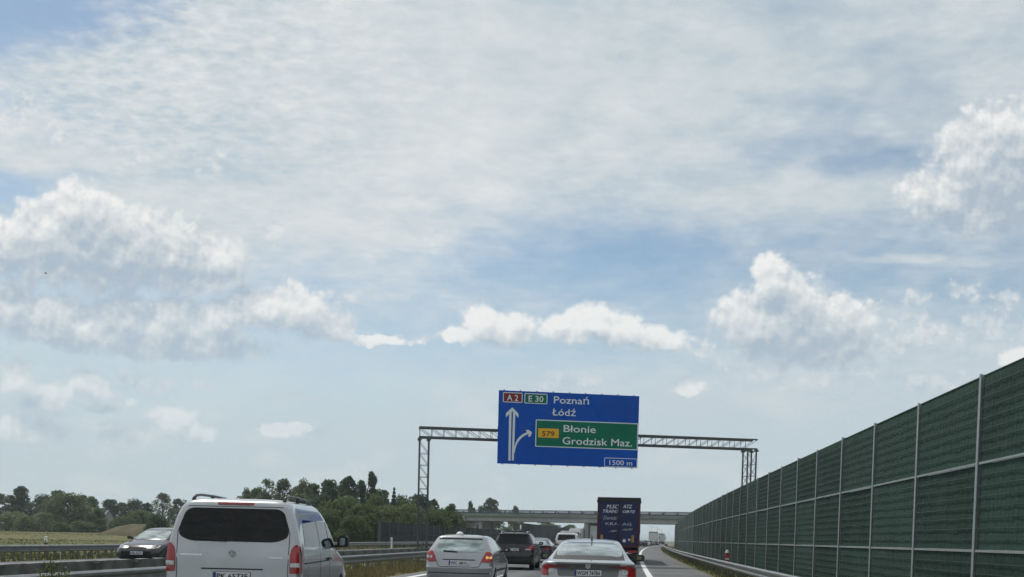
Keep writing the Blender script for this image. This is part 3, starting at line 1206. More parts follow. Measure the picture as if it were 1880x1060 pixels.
def loft_body(keys, sub=5):
    """keys: rows (z, yr, yf, w, rxr, ryr, rxf, ryf, br, bf)"""
    n = len(keys)
    idx = list(range(n))
    cols = list(zip(*keys))
    rings = []
    for k in range((n - 1) * sub + 1):
        t = k / sub
        r = [pchip(idx, c, t) for c in cols]
        rings.append(ring(*r))
    m = len(rings[0])
    vs = [p for r in rings for p in r]
    fs = []
    for j in range(len(rings) - 1):
        for i in range(m):
            fs.append((j * m + i, j * m + (i + 1) % m, (j + 1) * m + (i + 1) % m, (j + 1) * m + i))
    fs.append(tuple(range(m))[::-1])
    top = rings[-1]
    c = (0, sum(p[1] for p in top) / m, top[0][2] + 0.002)
    vs.append(c)
    o = (len(rings) - 1) * m
    for i in range(m):
        fs.append((o + i, o + (i + 1) % m, len(vs) - 1))
    return vs, fs


def body_mesh(name, keys, m, arches=(), ar=0.36, sub=5):
    vs, fs = loft_body(keys, sub)
    me = mesh_of(name, vs, fs, m)
    bm = bmesh.new()
    bm.from_mesh(me)
    bmesh.ops.recalc_face_normals(bm, faces=bm.faces)
    bm.to_mesh(me)
    bvh = BVHTree.FromBMesh(bm)
    bm.free()
    if arches:
        tmp = bpy.data.objects.new('tmp', me)
        COL.objects.link(tmp)
        cut = MB()
        W_ = max(k[3] for k in keys)
        for ya in arches:
            for s in (-1, 1):
                x0, x1 = (W_ - 0.30, W_ + 0.3) if s > 0 else (-W_ - 0.3, -W_ + 0.30)
                cut.lathe([(ar, x0), (ar, x1)], 28, 'x', 0, ya, ar - 0.03)
        co = cut.build('tmpcut', None)
        md = tmp.modifiers.new('b', 'BOOLEAN')
        md.operation = 'DIFFERENCE'
        md.solver = 'EXACT'
        md.object = co
        dg = bpy.context.evaluated_depsgraph_get()
        ne = bpy.data.meshes.new_from_object(tmp.evaluated_get(dg))
        bpy.data.objects.remove(tmp)
        bpy.data.objects.remove(co)
        ne.name = name
        if not ne.materials:
            ne.materials.append(m)
        else:
            ne.materials[0] = m
            for i in range(len(ne.materials) - 1, 0, -1):
                ne.materials.pop(index=i)
        me = ne
    me.shade_smooth()
    me.set_sharp_from_angle(angle=rad(38))
    return me, bvh


def patch_mesh(poly, axis, bvh, off, m, name, step=0.07, back=0.012):
    """a piece whose outline is drawn on the side / rear / front / top view and laid on the body surface.
    axis: 'r' rear (x, z), 'f' front (x, z), 'R' right side (y, z), 'L' left side (y, z), 't' top (x, y)"""
    pts = [Vector(p[:2]) for p in poly]
    # subdivide long edges so that the outline follows the curve of the body
    out = []
    for i, a in enumerate(pts):
        b = pts[(i + 1) % len(pts)]
        k = max(1, int((b - a).length / step))
        out += [a.lerp(b, j / k) for j in range(k)]
    pts = out
    nb = len(pts)
    xs_, ys_ = [p.x for p in pts], [p.y for p in pts]
    inner = []
    gx = min(xs_) + step / 2
    while gx < max(xs_):
        gy = min(ys_) + step / 2
        while gy < max(ys_):
            q = Vector((gx, gy))
            ins = False
            for i in range(nb):
                a, b = pts[i], pts[(i + 1) % nb]
                if (a.y > q.y) != (b.y > q.y) and q.x < (b.x - a.x) * (q.y - a.y) / (b.y - a.y) + a.x:
                    ins = not ins
            if ins and min((q - p).length for p in pts) > step * 0.35:
                inner.append(q)
            gy += step
        gx += step
    allp = pts + inner
    r = mgeo.delaunay_2d_cdt(allp, [(i, (i + 1) % nb) for i in range(nb)], [], 1, 1e-6)
    v2, faces = r[0], [list(f) for f in r[2]]
    src = {'r': lambda p: ((p.x, -6, p.y), (0, 1, 0)), 'f': lambda p: ((p.x, 12, p.y), (0, -1, 0)), 'R': lambda p: ((5, p.x, p.y), (-1, 0, 0)),
           'L': lambda p: ((-5, p.x, p.y), (1, 0, 0)), 't': lambda p: ((p.x, p.y, 5), (0, 0, -1))}[axis]
    V, N, last = [], [], None
    for p in v2:
        o, d = src(p)
        h = bvh.ray_cast(Vector(o), Vector(d))
        k_ = 0
        while h[0] is None and k_ < 12 and axis in 'rf':      # just past the corner: step inwards
            k_ += 1
            o, d = src(Vector((p.x * (1 - 0.01 * k_), p.y)))
            h = bvh.ray_cast(Vector(o), Vector(d))
        if h[0] is None:
            h = bvh.find_nearest(Vector(o))
        V.append(h[0])
        nrm = h[1]
        N.append(nrm if nrm.dot(Vector(d)) < 0 else -nrm)
    dv = Vector(src(v2[0])[1])
    ed = {}
    for f in faces:
        for i in range(len(f)):
            e = (f[i], f[(i + 1) % len(f)])
            ed[e] = 1
    bound = [e for e in ed if (e[1], e[0]) not in ed]
    bv = sorted({i for e in bound for i in e})
    verts = [v + (n * 0.6 - dv * 0.4) * off for v, n in zip(V, N)]
    mp = {}
    for i in bv:
        mp[i] = len(verts)
        verts.append(V[i] + dv * back)
    faces2 = faces + [[e[1], e[0], mp[e[0]], mp[e[1]]] for e in bound]
    me = mesh_of(name, verts, faces2, m)
    bm = bmesh.new()
    bm.from_mesh(me)
    bmesh.ops.recalc_face_normals(bm, faces=bm.faces)
    # recalc may turn an open shell inside out
    ref = sum((f.normal.dot(dv) * f.calc_area() for f in bm.faces), 0.0)
    if ref > 0:
        bmesh.ops.reverse_faces(bm, faces=bm.faces)
    bm.to_mesh(me)
    bm.free()
    me.shade_smooth()
    me.set_sharp_from_angle(angle=rad(40))
    return me


def mirx(poly):
    return [(-x, z) for x, z in poly][::-1]


def paint(name, c, metal=0.0, rough=0.32, coat=1.0):
    return mat(name, c, rough, metal, var=0.09, vscale=1.1, coat=coat, rvar=0.05, detail=3.0)


GLASS = mat('dark_window_glass', (0.005, 0.006, 0.007), 0.03, 0.0, var=0.1, vscale=2, spec=0.32, ior=1.45)
GLASS_L = mat('painted_bright_glass', (0.18, 0.21, 0.21), 0.07, 0.72, vscale=2.6, spec=0.8, ior=1.6, coat=0.4, base2=(0.62, 0.70, 0.68), stretch=(0.6, 1, 2.0))  # pale mottled base colour stands in for sky light showing through the windows
TRIM = mat('black_plastic_trim', (0.018, 0.019, 0.020), 0.55, var=0.2)
GAP = mat('panel_gap_black', (0.006, 0.006, 0.006), 0.8)
TYRE = mat('tyre_rubber', (0.018, 0.018, 0.018), 0.85, var=0.2, vscale=20)
RIM = mat('wheel_alloy', (0.42, 0.43, 0.44), 0.35, 0.7, var=0.15)
CHROME = mat('chrome_trim', (0.55, 0.56, 0.58), 0.18, 0.9, var=0.05)
LAMP_R = mat('tail_lamp_red', (0.24, 0.006, 0.008), 0.15, coat=0.6, base2=(0.42, 0.012, 0.016), vscale=9)
LAMP_D = mat('tail_lamp_dark_red', (0.16, 0.008, 0.010), 0.12, coat=1.0, base2=(0.26, 0.012, 0.016), vscale=9)
LAMP_W = mat('lamp_clear', (0.50, 0.50, 0.50), 0.1, var=0.3, vscale=25, coat=1.0)
LAMP_ON = mat('headlamp_lit', (1.0, 0.97, 0.9), 0.2, var=0.0, emit=1.6)
BLINK = mat('turn_lamp_lit', (1.0, 0.52, 0.16), 0.2, var=0.0, emit=0.35)
PLATE = mat('plate_white', (0.62, 0.63, 0.64), 0.4, var=0.05)
PLATE_B = mat('plate_blue', (0.012, 0.035, 0.20), 0.4)
PLATE_K = mat('plate_black_print', (0.012, 0.012, 0.014), 0.5)
MIRG = mat('mirror_glass', (0.30, 0.36, 0.37), 0.05, 0.95, var=0.03)


def wheel(parent, x, y, r, s, w=0.21):
    wh = obj('wheel', MB().lathe([(r * 0.62, -w / 2), (r * 0.93, -w / 2), (r, -w / 2 + 0.03), (r, w / 2 - 0.03), (r * 0.93, w / 2), (r * 0.62, w / 2)], 28, 'x').mesh('wheel', TYRE, smooth=True, sharp=40), parent, (x, y, r))
    mb = MB()
    mb.lathe([(r * 0.64, -w / 2 + 0.02), (r * 0.64, w / 2 - 0.015)], 24, 'x')
    mb.lathe([(r * 0.14, w / 2 - 0.02), (r * 0.12, w / 2 + 0.005)], 12, 'x')
    for k in range(5):
        a = 2 * math.pi * k / 5
        mb.bar((w / 2 - 0.006, 0.1 * r * math.cos(a), 0.1 * r * math.sin(a)), (w / 2 - 0.012, 0.62 * r * math.cos(a), 0.62 * r * math.sin(a)), 0.05, 0.02)
    rm = obj('rim', mb.mesh('rim', RIM), wh)
    if s < 0:
        wh.rotation_euler = (0, 0, math.pi)
    return wh


def plate(parent, loc, txt, rx=0.0, rz=0.0, w=0.52, h=0.114):
    p = obj('number_plate', MB().box(-w / 2, w / 2, -0.006, 0.006, 0, h, bev=0.004).mesh('number_plate', PLATE), parent, loc, (rx, 0, rz))
    obj('plate_frame', MB().box(-w / 2 - 0.008, w / 2 + 0.008, 0.008, 0.016, -0.010, h + 0.008).mesh('plate_frame', TRIM), p)
    obj('country_band', MB().box(-w / 2 + 0.003, -w / 2 + 0.042, -0.009, -0.0065, 0.004, h - 0.004).mesh('country_band', PLATE_B), p)
    me = text_mesh(txt, 0.080 / 0.727, 'lettering', PLATE_K, width=w - 0.085, depth=0.001, bold=0.0022)
    obj('lettering', me, p, (-w / 2 + 0.055, -0.0085, (h - 0.080) / 2))
    return p


def strip(pts, w=0.008, h=0.008):
    mb = MB()
    for a, b in zip(pts[:-1], pts[1:]):
        mb.bar(a, b, w, h)
    return mb


def mirrors(parent, bvh, y, z, w, m_shell, size=(0.24, 0.17)):
    for s in (-1, 1):
        h = bvh.ray_cast(Vector((5 * s, y, z)), Vector((-s, 0, 0)))
        x = h[0].x if h[0] else w * s
        a, b = size
        poly = rounded([(0, 0), (a, 0.01), (a * 1.02, b * 0.8), (a * 0.75, b), (0.02, b * 0.95)], 0.05)
        mm = extrude_poly([(u * s, v) for u, v in poly], 0.15, m_shell, 'mirror', z0=-0.02)
        mo = obj('mirror', mm, parent, (x + s * 0.03, y, z))
        obj('mirror_arm', MB().box(min(-s * 0.06, s * 0.05), max(-s * 0.06, s * 0.05), 0.0, 0.07, 0.0, 0.045).mesh('mirror_arm', TRIM), mo)
        g = rounded([(0.05, 0.035), (a - 0.06, 0.04), (a - 0.055, b * 0.72), (a * 0.62, b - 0.04), (0.055, b * 0.78)], 0.03)
        obj('mirror_glass', extrude_poly([(u * s, v) for u, v in g], 0.004, MIRG, 'mirror_glass', z0=-0.026), mo)


class Car:
    """helper that keeps the body surface so that pieces can be laid on it"""
    def __init__(s, name, label, cat, keys, m, arches, ar, wheels_r, track, group=None):
        s.e = empty(name)
        tag(s.e, label, cat, group)
        me, s.bvh = body_mesh('body', keys, m, arches, ar)
        s.body = obj('body', me, s.e)
        for ya in arches:
            for sd_ in (-1, 1):
                wheel(s.e, sd_ * track, ya, wheels_r, sd_)
        s.paint = m

    def lay(s, name, poly, axis, m, off=0.006, parent=None, label=None, step=0.07, back=0.012):
        o = obj(name, patch_mesh(poly, axis, s.bvh, off, m, name, step, back), parent or s.e)
        if label:
            o['label'] = label
        return o

    def both(s, name, poly, m, off=0.006, step=0.08):
        return [s.lay(name, poly, 'R', m, off, step=step), s.lay(name, poly, 'L', m, off, step=step)]

    def put(s, X_, Y_, rz=0.0):
        s.e.location = (X_, Y_, 0)
        s.e.rotation_euler = (0, 0, rz)
        return s


def line_patch(car, pts, axis, w=0.008, m=GAP, off=0.002, name='panel_gap'):
    """a thin joint line drawn on a view and laid on the body"""
    poly = []
    P = [Vector(p) for p in pts]
    lft, rgt = [], []
    for i, p in enumerate(P):
        d = (P[min(i + 1, len(P) - 1)] - P[max(i - 1, 0)]).normalized()
        nrm = Vector((-d.y, d.x)) * (w / 2)
        lft.append(tuple(p + nrm))
        rgt.append(tuple(p - nrm))
    return car.lay(name, lft + rgt[::-1], axis, m, off, step=0.12, back=0.004)


# ---- silver van, nearest on the left
SILVER = paint('silver_van_paint', (0.40, 0.415, 0.425), 0.55, 0.30)
vk = [  # z, yr, yf, w, rxr, ryr, rxf, ryf, br, bf
    (0.24, 0.12, 5.00, 0.86, .10, .10, .35, .30, .03, .10),
    (0.30, 0.03, 5.08, 0.93, .10, .10, .35, .30, .03, .12),
    (0.50, 0.00, 5.13, 0.958, .09, .11, .35, .30, .035, .14),
    (0.66, 0.00, 5.13, 0.964, .08, .11, .36, .32, .035, .15),
    (0.70, 0.035, 5.12, 0.964, .08, .10, .36, .32, .035, .15),
    (0.85, 0.045, 5.02, 0.964, .08, .10, .38, .35, .035, .16),
    (0.98, 0.05, 4.80, 0.962, .08, .10, .40, .40, .035, .18),
    (1.06, 0.055, 4.45, 0.960, .08, .10, .40, .45, .035, .20),
    (1.14, 0.065, 4.10, 0.955, .08, .10, .36, .45, .035, .22),
    (1.24, 0.085, 3.93, 0.942, .08, .10, .30, .40, .035, .22),
    (1.50, 0.135, 3.56, 0.890, .09, .11, .28, .36, .035, .22),
    (1.70, 0.185, 3.25, 0.835, .11, .12, .28, .34, .035, .22),
    (1.80, 0.225, 3.06, 0.790, .14, .14, .28, .34, .035, .22),
    (1.865, 0.28, 2.88, 0.735, .18, .18, .28, .34, .035, .2),
    (1.90, 0.40, 2.65, 0.640, .2, .2, .28, .34, .03, .18),
    (1.92, 0.75, 2.30, 0.40, .2, .2, .2, .3, .02, .1),
]
van = Car('van', 'silver passenger van with dark rear window and roof rails, nearest on the left', 'van', vk, SILVER, (0.98, 4.17), 0.37, 0.335, 0.845)
rw = rounded([(-0.805, 1.37), (-0.62, 1.285), (0.62, 1.285), (0.805, 1.37), (0.70, 1.765), (-0.70, 1.765)], [.10, .12, .12, .10, .13, .13], 6)
rwo = van.lay('rear_window', rw, 'r', GLASS, 0.005)
obj('wiper', strip([(-0.10, 0.062, 1.30), (-0.32, 0.066, 1.315), (-0.52, 0.078, 1.335)], 0.02, 0.02).mesh('wiper', TRIM), rwo)
tl = rounded([(0.815, 0.845), (0.945, 0.845), (0.935, 1.20), (0.905, 1.27), (0.84, 1.21), (0.815, 1.10)], [.01, .01, .02, .03, .04, .03], 3)
for s_, pl in ((1, tl), (-1, mirx(tl))):
    t_ = van.lay('tail_lamp', pl, 'r', LAMP_R, 0.016, step=0.04)
    van.lay('lamp_band', [(s_ * 0.825, 0.935), (s_ * 0.94, 0.935), (s_ * 0.94, 0.995), (s_ * 0.825, 0.995)], 'r', LAMP_W, 0.030, parent=t_, step=0.04)
    side = rounded([(0.16, 0.845), (0.24, 0.845), (0.21, 1.22), (0.17, 1.25)], 0.02, 3)
    van.lay('lamp_side', side, 'R' if s_ > 0 else 'L', LAMP_R, 0.008, parent=t_)
van.lay('brake_lamp', rounded([(-0.26, 1.815), (0.26, 1.815), (0.26, 1.848), (-0.26, 1.848)], .012, 3), 'r', LAMP_D, 0.012)
line_patch(van, [(-0.80, 0.70), (-0.79, 0.85), (-0.80, 1.30), (-0.80, 1.42), (-0.68, 1.79), (0.68, 1.79), (0.80, 1.42), (0.80, 1.30), (0.79, 0.85), (0.80, 0.70)], 'r', 0.010)
van.lay('grip_strip', [(-0.44, 0.885), (0.44, 0.885), (0.44, 0.905), (-0.44, 0.905)], 'r', TRIM, 0.006)
van.lay('plate_recess', rounded([(-0.50, 0.70), (0.50, 0.70), (0.44, 0.872), (-0.44, 0.872)], 0.03, 3), 'r', SILVER, 0.004)
for x0, x1, z_ in ((-0.745, -0.43, 1.075), (0.52, 0.72, 1.055)):
    van.lay('badge_strip', [(x0, z_), (x1, z_), (x1, z_ + (0.026 if x0 < 0 else 0.02)), (x0, z_ + (0.026 if x0 < 0 else 0.02))], 'r', CHROME, 0.010)
em = MB().lathe([(0.052, 0), (0.052, -0.012), (0.044, -0.012), (0.044, 0)], 24, 'y')
for k in range(3):
    a = math.pi / 2 + k * 2 * math.pi / 3
    em.bar((0, -0.006, 0), (0.047 * math.cos(a), -0.006, 0.047 * math.sin(a)), 0.010, 0.012)
obj('emblem', em.mesh('emblem', CHROME), van.e, (0, 0.052, 1.115))
plate(van.e, (0.0, 0.022, 0.735), 'PK 6573F', rx=rad(-3))
# sides
for s_, ax in ((1, 'R'), (-1, 'L')):
    van.lay('side_window', rounded([(0.55, 1.22), (1.86, 1.215), (1.86, 1.625), (0.70, 1.625)], [.05, .03, .03, .10], 4), ax, GLASS, 0.004)
    van.lay('side_window', rounded([(1.90, 1.215), (2.78, 1.205), (2.75, 1.625), (1.90, 1.625)], .03, 4), ax, GLASS, 0.004)
    van.lay('side_window', rounded([(2.84, 1.205), (3.82, 1.19), (3.55, 1.44), (3.26, 1.61), (2.82, 1.625)], [.03, .04, .06, .06, .03], 4), ax, GLASS, 0.004)
    line_patch(van, [(1.88, 0.45), (1.88, 1.72)], ax)
    line_patch(van, [(2.81, 0.42), (2.81, 1.72)], ax)
    line_patch(van, [(0.40, 0.98), (2.75, 0.98)], ax, 0.018)
    van.lay('door_handle', rounded([(2.55, 0.99), (2.77, 0.99), (2.77, 1.03), (2.55, 1.03)], .015, 3), ax, TRIM, 0.03)
    van.lay('door_handle', rounded([(2.90, 0.99), (3.12, 0.99), (3.12, 1.03), (2.90, 1.03)], .015, 3), ax, SILVER, 0.035)
    van.lay('side_moulding', [(1.36, 0.42), (3.76, 0.42), (3.76, 0.49), (1.36, 0.49)], ax, SILVER, 0.012)
    xr = 0.66 * s_
    pts = [(xr, 0.42, 1.885), (xr, 0.52, 1.945), (xr, 0.8, 1.968), (xr, 1.5, 1.972), (xr * 0.99, 2.3, 1.955), (xr * 0.98, 2.62, 1.885)]
    rr_ = obj('roof_rail', MB().tube(pts, [0.028, 0.022, 0.02, 0.02, 0.022, 0.028], 8).mesh('roof_rail', mat('rail_dark', (0.05, 0.05, 0.052), 0.35, 0.3), smooth=True), van.e)
    obj('rail_foot', MB().box(-0.02, 0.02, -0.05, 0.05, -0.08, 0.0, bev=0.008).mesh('rail_foot', TRIM), rr_, (xr, 1.45, 1.965))
mirrors(van.e, van.bvh, 3.55, 1.19, 0.95, TRIM, (0.20, 0.21))
van.lay('windscreen', rounded([(-0.78, 1.20), (0.78, 1.20), (0.66, 1.78), (-0.66, 1.78)], .08, 4), 'f', GLASS, 0.005)
for s_ in (-1, 1):
    van.lay('headlamp', rounded([(s_ * 0.50, 0.74), (s_ * 0.86, 0.80), (s_ * 0.84, 0.95), (s_ * 0.52, 0.90)], .04, 3), 'f', LAMP_W, 0.01)
van.lay('grille', rounded([(-0.45, 0.62), (0.45, 0.62), (0.48, 0.86), (-0.48, 0.86)], .05, 3), 'f', TRIM, 0.01)
VB = at(424, 960, 14.6)
van.put(VB.x + 0.01, 14.6, rad(1.3))

# ---- silver hatchback ahead of the van
HATCH = paint('silver_hatch_paint', (0.36, 0.375, 0.39), 0.55, 0.32)
hk = [
    (0.20, 0.16, 4.05, 0.76, .14, .14, .35, .30, .05, .10),
    (0.30, 0.05, 4.16, 0.84, .16, .16, .35, .30, .06, .12),
    (0.46, 0.00, 4.20, 0.870, .17, .18, .36, .32, .06, .14),
    (0.50, 0.02, 4.20, 0.875, .17, .18, .36, .32, .06, .14),
    (0.62, 0.00, 4.16, 0.880, .17, .18, .36, .34, .06, .16),
    (0.66, 0.04, 4.12, 0.880, .15, .17, .38, .36, .05, .16),
    (0.80, 0.07, 3.90, 0.878, .14, .16, .40, .42, .05, .20),
    (0.92, 0.10, 3.40, 0.872, .14, .16, .40, .50, .05, .24),
    (0.99, 0.13, 3.10, 0.860, .14, .16, .34, .45, .05, .24),
    (1.05, 0.17, 2.98, 0.835, .14, .16, .30, .40, .05, .22),
    (1.20, 0.28, 2.66, 0.755, .14, .16, .28, .36, .05, .22),
    (1.35, 0.40, 2.30, 0.675, .14, .15, .28, .34, .05, .2),
    (1.415, 0.44, 2.12, 0.620, .15, .15, .28, .34, .05, .2),
    (1.455, 0.60, 1.85, 0.52, .2, .2, .28, .34, .04, .16),
    (1.475, 0.95, 1.60, 0.30, .2, .2, .15, .3, .02, .1),
]
hat = Car('hatchback', 'silver hatchback with small white dome on its roof, right of the silver van', 'car', hk, HATCH, (0.78, 3.35), 0.335, 0.305, 0.775)
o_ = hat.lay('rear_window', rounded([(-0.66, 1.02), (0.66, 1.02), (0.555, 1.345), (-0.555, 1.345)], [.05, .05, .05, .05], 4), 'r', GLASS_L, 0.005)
obj('wiper', strip([(-0.06, 0.135, 1.035), (-0.42, 0.16, 1.055)], 0.025, 0.025).mesh('wiper', TRIM), o_)
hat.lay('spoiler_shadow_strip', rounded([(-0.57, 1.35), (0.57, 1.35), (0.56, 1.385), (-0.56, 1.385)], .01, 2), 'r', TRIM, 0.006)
tl = rounded([(0.56, 0.775), (0.78, 0.76), (0.855, 0.80), (0.85, 0.98), (0.79, 1.04), (0.69, 1.05), (0.66, 0.95)], [.03, .04, .04, .06, .06, .05, .05], 3)
for s_, pl in ((1, tl), (-1, mirx(tl))):
    t_ = hat.lay('tail_lamp', pl, 'r', LAMP_R, 0.018, step=0.04)
    hat.lay('lamp_band', rounded([(s_ * 0.70, 0.86), (s_ * 0.84, 0.86), (s_ * 0.85, 0.93), (s_ * 0.70, 0.93)], 0.02, 3), 'r', BLINK if s_ > 0 else LAMP_W, 0.024, parent=t_, label='lit orange turn signal' if s_ > 0 else None)
line_patch(hat, [(-0.66, 1.02), (-0.64, 0.92), (-0.545, 0.68), (-0.50, 0.645), (0.50, 0.645), (0.545, 0.68), (0.64, 0.92), (0.66, 1.02)], 'r', 0.016)
hat.lay('grip_strip', [(-0.42, 0.815), (0.42, 0.815), (0.42, 0.84), (-0.42, 0.84)], 'r', TRIM, 0.010)
hat.lay('bumper_strip', [(-0.80, 0.465), (0.80, 0.465), (0.80, 0.50), (-0.80, 0.50)], 'r', TRIM, 0.014)
plate(hat.e, (0.0, 0.045, 0.69), 'WSC 6801G', rx=rad(-12))
obj('roof_dome', MB().lathe([(0.10, 0), (0.10, 0.015), (0.085, 0.05), (0.05, 0.075), (0.01, 0.082)], 16).mesh('roof_dome', mat('white_plastic', (0.75, 0.75, 0.74), 0.4), smooth=True, sharp=50), hat.e, (-0.12, 0.95, 1.475))
obj('aerial', MB().tube([(0, 0, 0), (0, -0.05, 0.06)], 0.008, 6).mesh('aerial', TRIM), hat.e, (0.02, 0.58, 1.445))
for ax in 'RL':
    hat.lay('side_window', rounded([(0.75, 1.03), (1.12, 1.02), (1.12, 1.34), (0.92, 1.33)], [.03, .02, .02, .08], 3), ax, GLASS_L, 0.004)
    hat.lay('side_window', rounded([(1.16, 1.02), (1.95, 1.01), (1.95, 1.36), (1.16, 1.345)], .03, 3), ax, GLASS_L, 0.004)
    hat.lay('side_window', rounded([(2.01, 1.01), (2.86, 1.00), (2.40, 1.25), (2.2, 1.34), (2.01, 1.36)], .03, 3), ax, GLASS, 0.004)
    line_patch(hat, [(1.98, 0.35), (1.98, 1.38)], ax, 0.010)
    hat.lay('side_moulding', [(1.15, 0.52), (2.95, 0.52), (2.95, 0.58), (1.15, 0.58)], ax, TRIM, 0.014)
    hat.lay('door_handle', rounded([(1.30, 0.86), (1.50, 0.86), (1.50, 0.895), (1.30, 0.895)], .012, 3), ax, HATCH, 0.03)
mirrors(hat.e, hat.bvh, 2.55, 1.02, 0.86, TRIM, (0.18, 0.13))
hat.lay('windscreen', rounded([(-0.64, 1.02), (0.64, 1.02), (0.54, 1.35), (-0.54, 1.35)], .06, 4), 'f', GLASS, 0.005)
for s_ in (-1, 1):
    hat.lay('headlamp', rounded([(s_ * 0.42, 0.60), (s_ * 0.76, 0.64), (s_ * 0.76, 0.76), (s_ * 0.45, 0.72)], .03, 3), 'f', LAMP_W, 0.01)
HB = at(842, 1000, 26.4)
hat.put(HB.x, 26.4, heading(24))

# ---- pale saloon in the right lane, straight ahead
WHITEP = paint('pale_silver_saloon_paint', (0.37, 0.38, 0.385), 0.5, 0.28)
ok_ = [
    (0.20, 0.18, 4.60, 0.78, .18, .16, .40, .34, .06, .12),
    (0.30, 0.06, 4.74, 0.88, .22, .20, .40, .36, .08, .14),
    (0.50, 0.00, 4.80, 0.918, .24, .24, .42, .38, .09, .16),
    (0.62, 0.00, 4.78, 0.926, .24, .25, .42, .40, .09, .18),
    (0.67, 0.04, 4.72, 0.928, .24, .25, .42, .40, .09, .18),
    (0.86, 0.07, 4.40, 0.925, .24, .26, .44, .50, .10, .22),
    (0.965, 0.02, 3.85, 0.900, .26, .28, .44, .60, .11, .26),
    (1.000, 0.04, 3.55, 0.870, .26, .28, .42, .55, .11, .26),
    (1.022, 0.18, 3.45, 0.840, .22, .26, .40, .50, .10, .26),
    (1.060, 0.40, 3.34, 0.800, .20, .24, .38, .46, .10, .25),
    (1.200, 0.78, 2.96, 0.705, .20, .24, .34, .42, .10, .24),
    (1.340, 1.22, 2.50, 0.620, .20, .24, .32, .40, .10, .22),
    (1.400, 1.48, 2.30, 0.565, .18, .22, .30, .38, .08, .2),
    (1.430, 1.72, 2.16, 0.47, .2, .2, .28, .2, .05, .1),
    (1.445, 1.86, 2.06, 0.28, .1, .08, .1, .08, .02, .02),
]
sal = Car('saloon', 'pale silver saloon with red wraparound tail lamps ahead in the right lane', 'car', ok_, WHITEP, (0.98, 3.72), 0.35, 0.325, 0.81)
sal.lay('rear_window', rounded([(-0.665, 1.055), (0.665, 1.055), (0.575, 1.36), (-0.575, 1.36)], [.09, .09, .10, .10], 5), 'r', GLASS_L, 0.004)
line_patch(sal, [(-0.70, 1.045), (-0.60, 1.375), (0.60, 1.375), (0.70, 1.045), (-0.70, 1.045)], 'r', 0.010, TRIM)
tl = rounded([(0.63, 0.93), (0.60, 0.895), (0.78, 0.86), (0.75, 0.73), (0.90, 0.73), (0.895, 0.90), (0.82, 0.95)], [.02, .02, .05, .03, .03, .05, .05], 3)
for s_, pl in ((1, tl), (-1, mirx(tl))):
    t_ = sal.lay('tail_lamp', pl, 'r', LAMP_R, 0.016, step=0.04)
    sal.lay('reversing_lamp', rounded([(s_ * 0.655, 0.775), (s_ * 0.755, 0.775), (s_ * 0.765, 0.855), (s_ * 0.66, 0.87)], 0.015, 3), 'r', LAMP_W, 0.014, parent=t_)
    sal.lay('lamp_bar', rounded([(s_ * 0.36, 0.905), (s_ * 0.64, 0.90), (s_ * 0.65, 0.925), (s_ * 0.36, 0.915)], .006, 2), 'r', LAMP_D, 0.012, parent=t_)
sal.lay('boot_shade_panel', rounded([(-0.58, 0.72), (-0.60, 0.90), (-0.80, 0.945), (-0.62, 0.99), (0.62, 0.99), (0.80, 0.945), (0.60, 0.90), (0.58, 0.72)], .05, 4), 'r', paint('painted_boot_shade', (0.11, 0.112, 0.11), 0.4, 0.4), 0.003)  # dark grey colour laid on as the shade of the upright rear
line_patch(sal, [(-0.64, 0.872), (0.64, 0.872)], 'r', 0.012)
em = MB().lathe([(0.048, 0), (0.048, -0.014), (0.036, -0.014), (0.036, 0)], 20, 'y')
em.bar((-0.045, -0.008, -0.006), (0.045, -0.008, 0.006), 0.012, 0.012)
obj('emblem', em.mesh('emblem', CHROME), sal.e, (0, 0.030, 0.925))
plate(sal.e, (0.0, 0.045, 0.735), 'WGM 74784', rx=rad(-4))
obj('aerial', MB().tube([(0, 0, 0), (0, -0.10, 0.10), (0, -0.11, 0.115)], [0.02, 0.007, 0.004], 6).mesh('aerial', TRIM), sal.e, (0.02, 1.62, 1.415))
for ax in 'RL':
    sal.lay('side_window', rounded([(1.00, 1.05), (1.30, 1.04), (1.30, 1.27), (1.2, 1.25)], .02, 3), ax, GLASS, 0.004)
    sal.lay('side_window', rounded([(1.34, 1.04), (2.22, 1.03), (2.22, 1.34), (1.7, 1.35), (1.36, 1.30)], .03, 3), ax, GLASS, 0.004)
    sal.lay('side_window', rounded([(2.28, 1.03), (3.20, 1.02), (2.80, 1.22), (2.52, 1.32), (2.28, 1.34)], .03, 3), ax, GLASS, 0.004)
    line_patch(sal, [(2.25, 0.35), (2.25, 1.36)], ax, 0.010)
    line_patch(sal, [(1.22, 0.75), (1.32, 1.0)], ax, 0.010)
    sal.lay('door_handle', rounded([(1.42, 0.87), (1.62, 0.87), (1.62, 0.90), (1.42, 0.90)], .012, 3), ax, WHITEP, 0.03)
    sal.lay('door_handle', rounded([(2.34, 0.86), (2.54, 0.86), (2.54, 0.89), (2.34, 0.89)], .012, 3), ax, WHITEP, 0.03)
mirrors(sal.e, sal.bvh, 2.95, 0.98, 0.9, TRIM, (0.22, 0.15))
sal.lay('windscreen', rounded([(-0.66, 1.06), (0.66, 1.06), (0.54, 1.36), (-0.54, 1.36)], .06, 4), 'f', GLASS, 0.005)
for s_ in (-1, 1):
    sal.lay('headlamp', rounded([(s_ * 0.46, 0.64), (s_ * 0.82, 0.68), (s_ * 0.80, 0.78), (s_ * 0.50, 0.74)], .03, 3), 'f', LAMP_W, 0.01)
SB = at(1080, 1020, 19.6)
sal.put(SB.x, 19.6, heading(14))

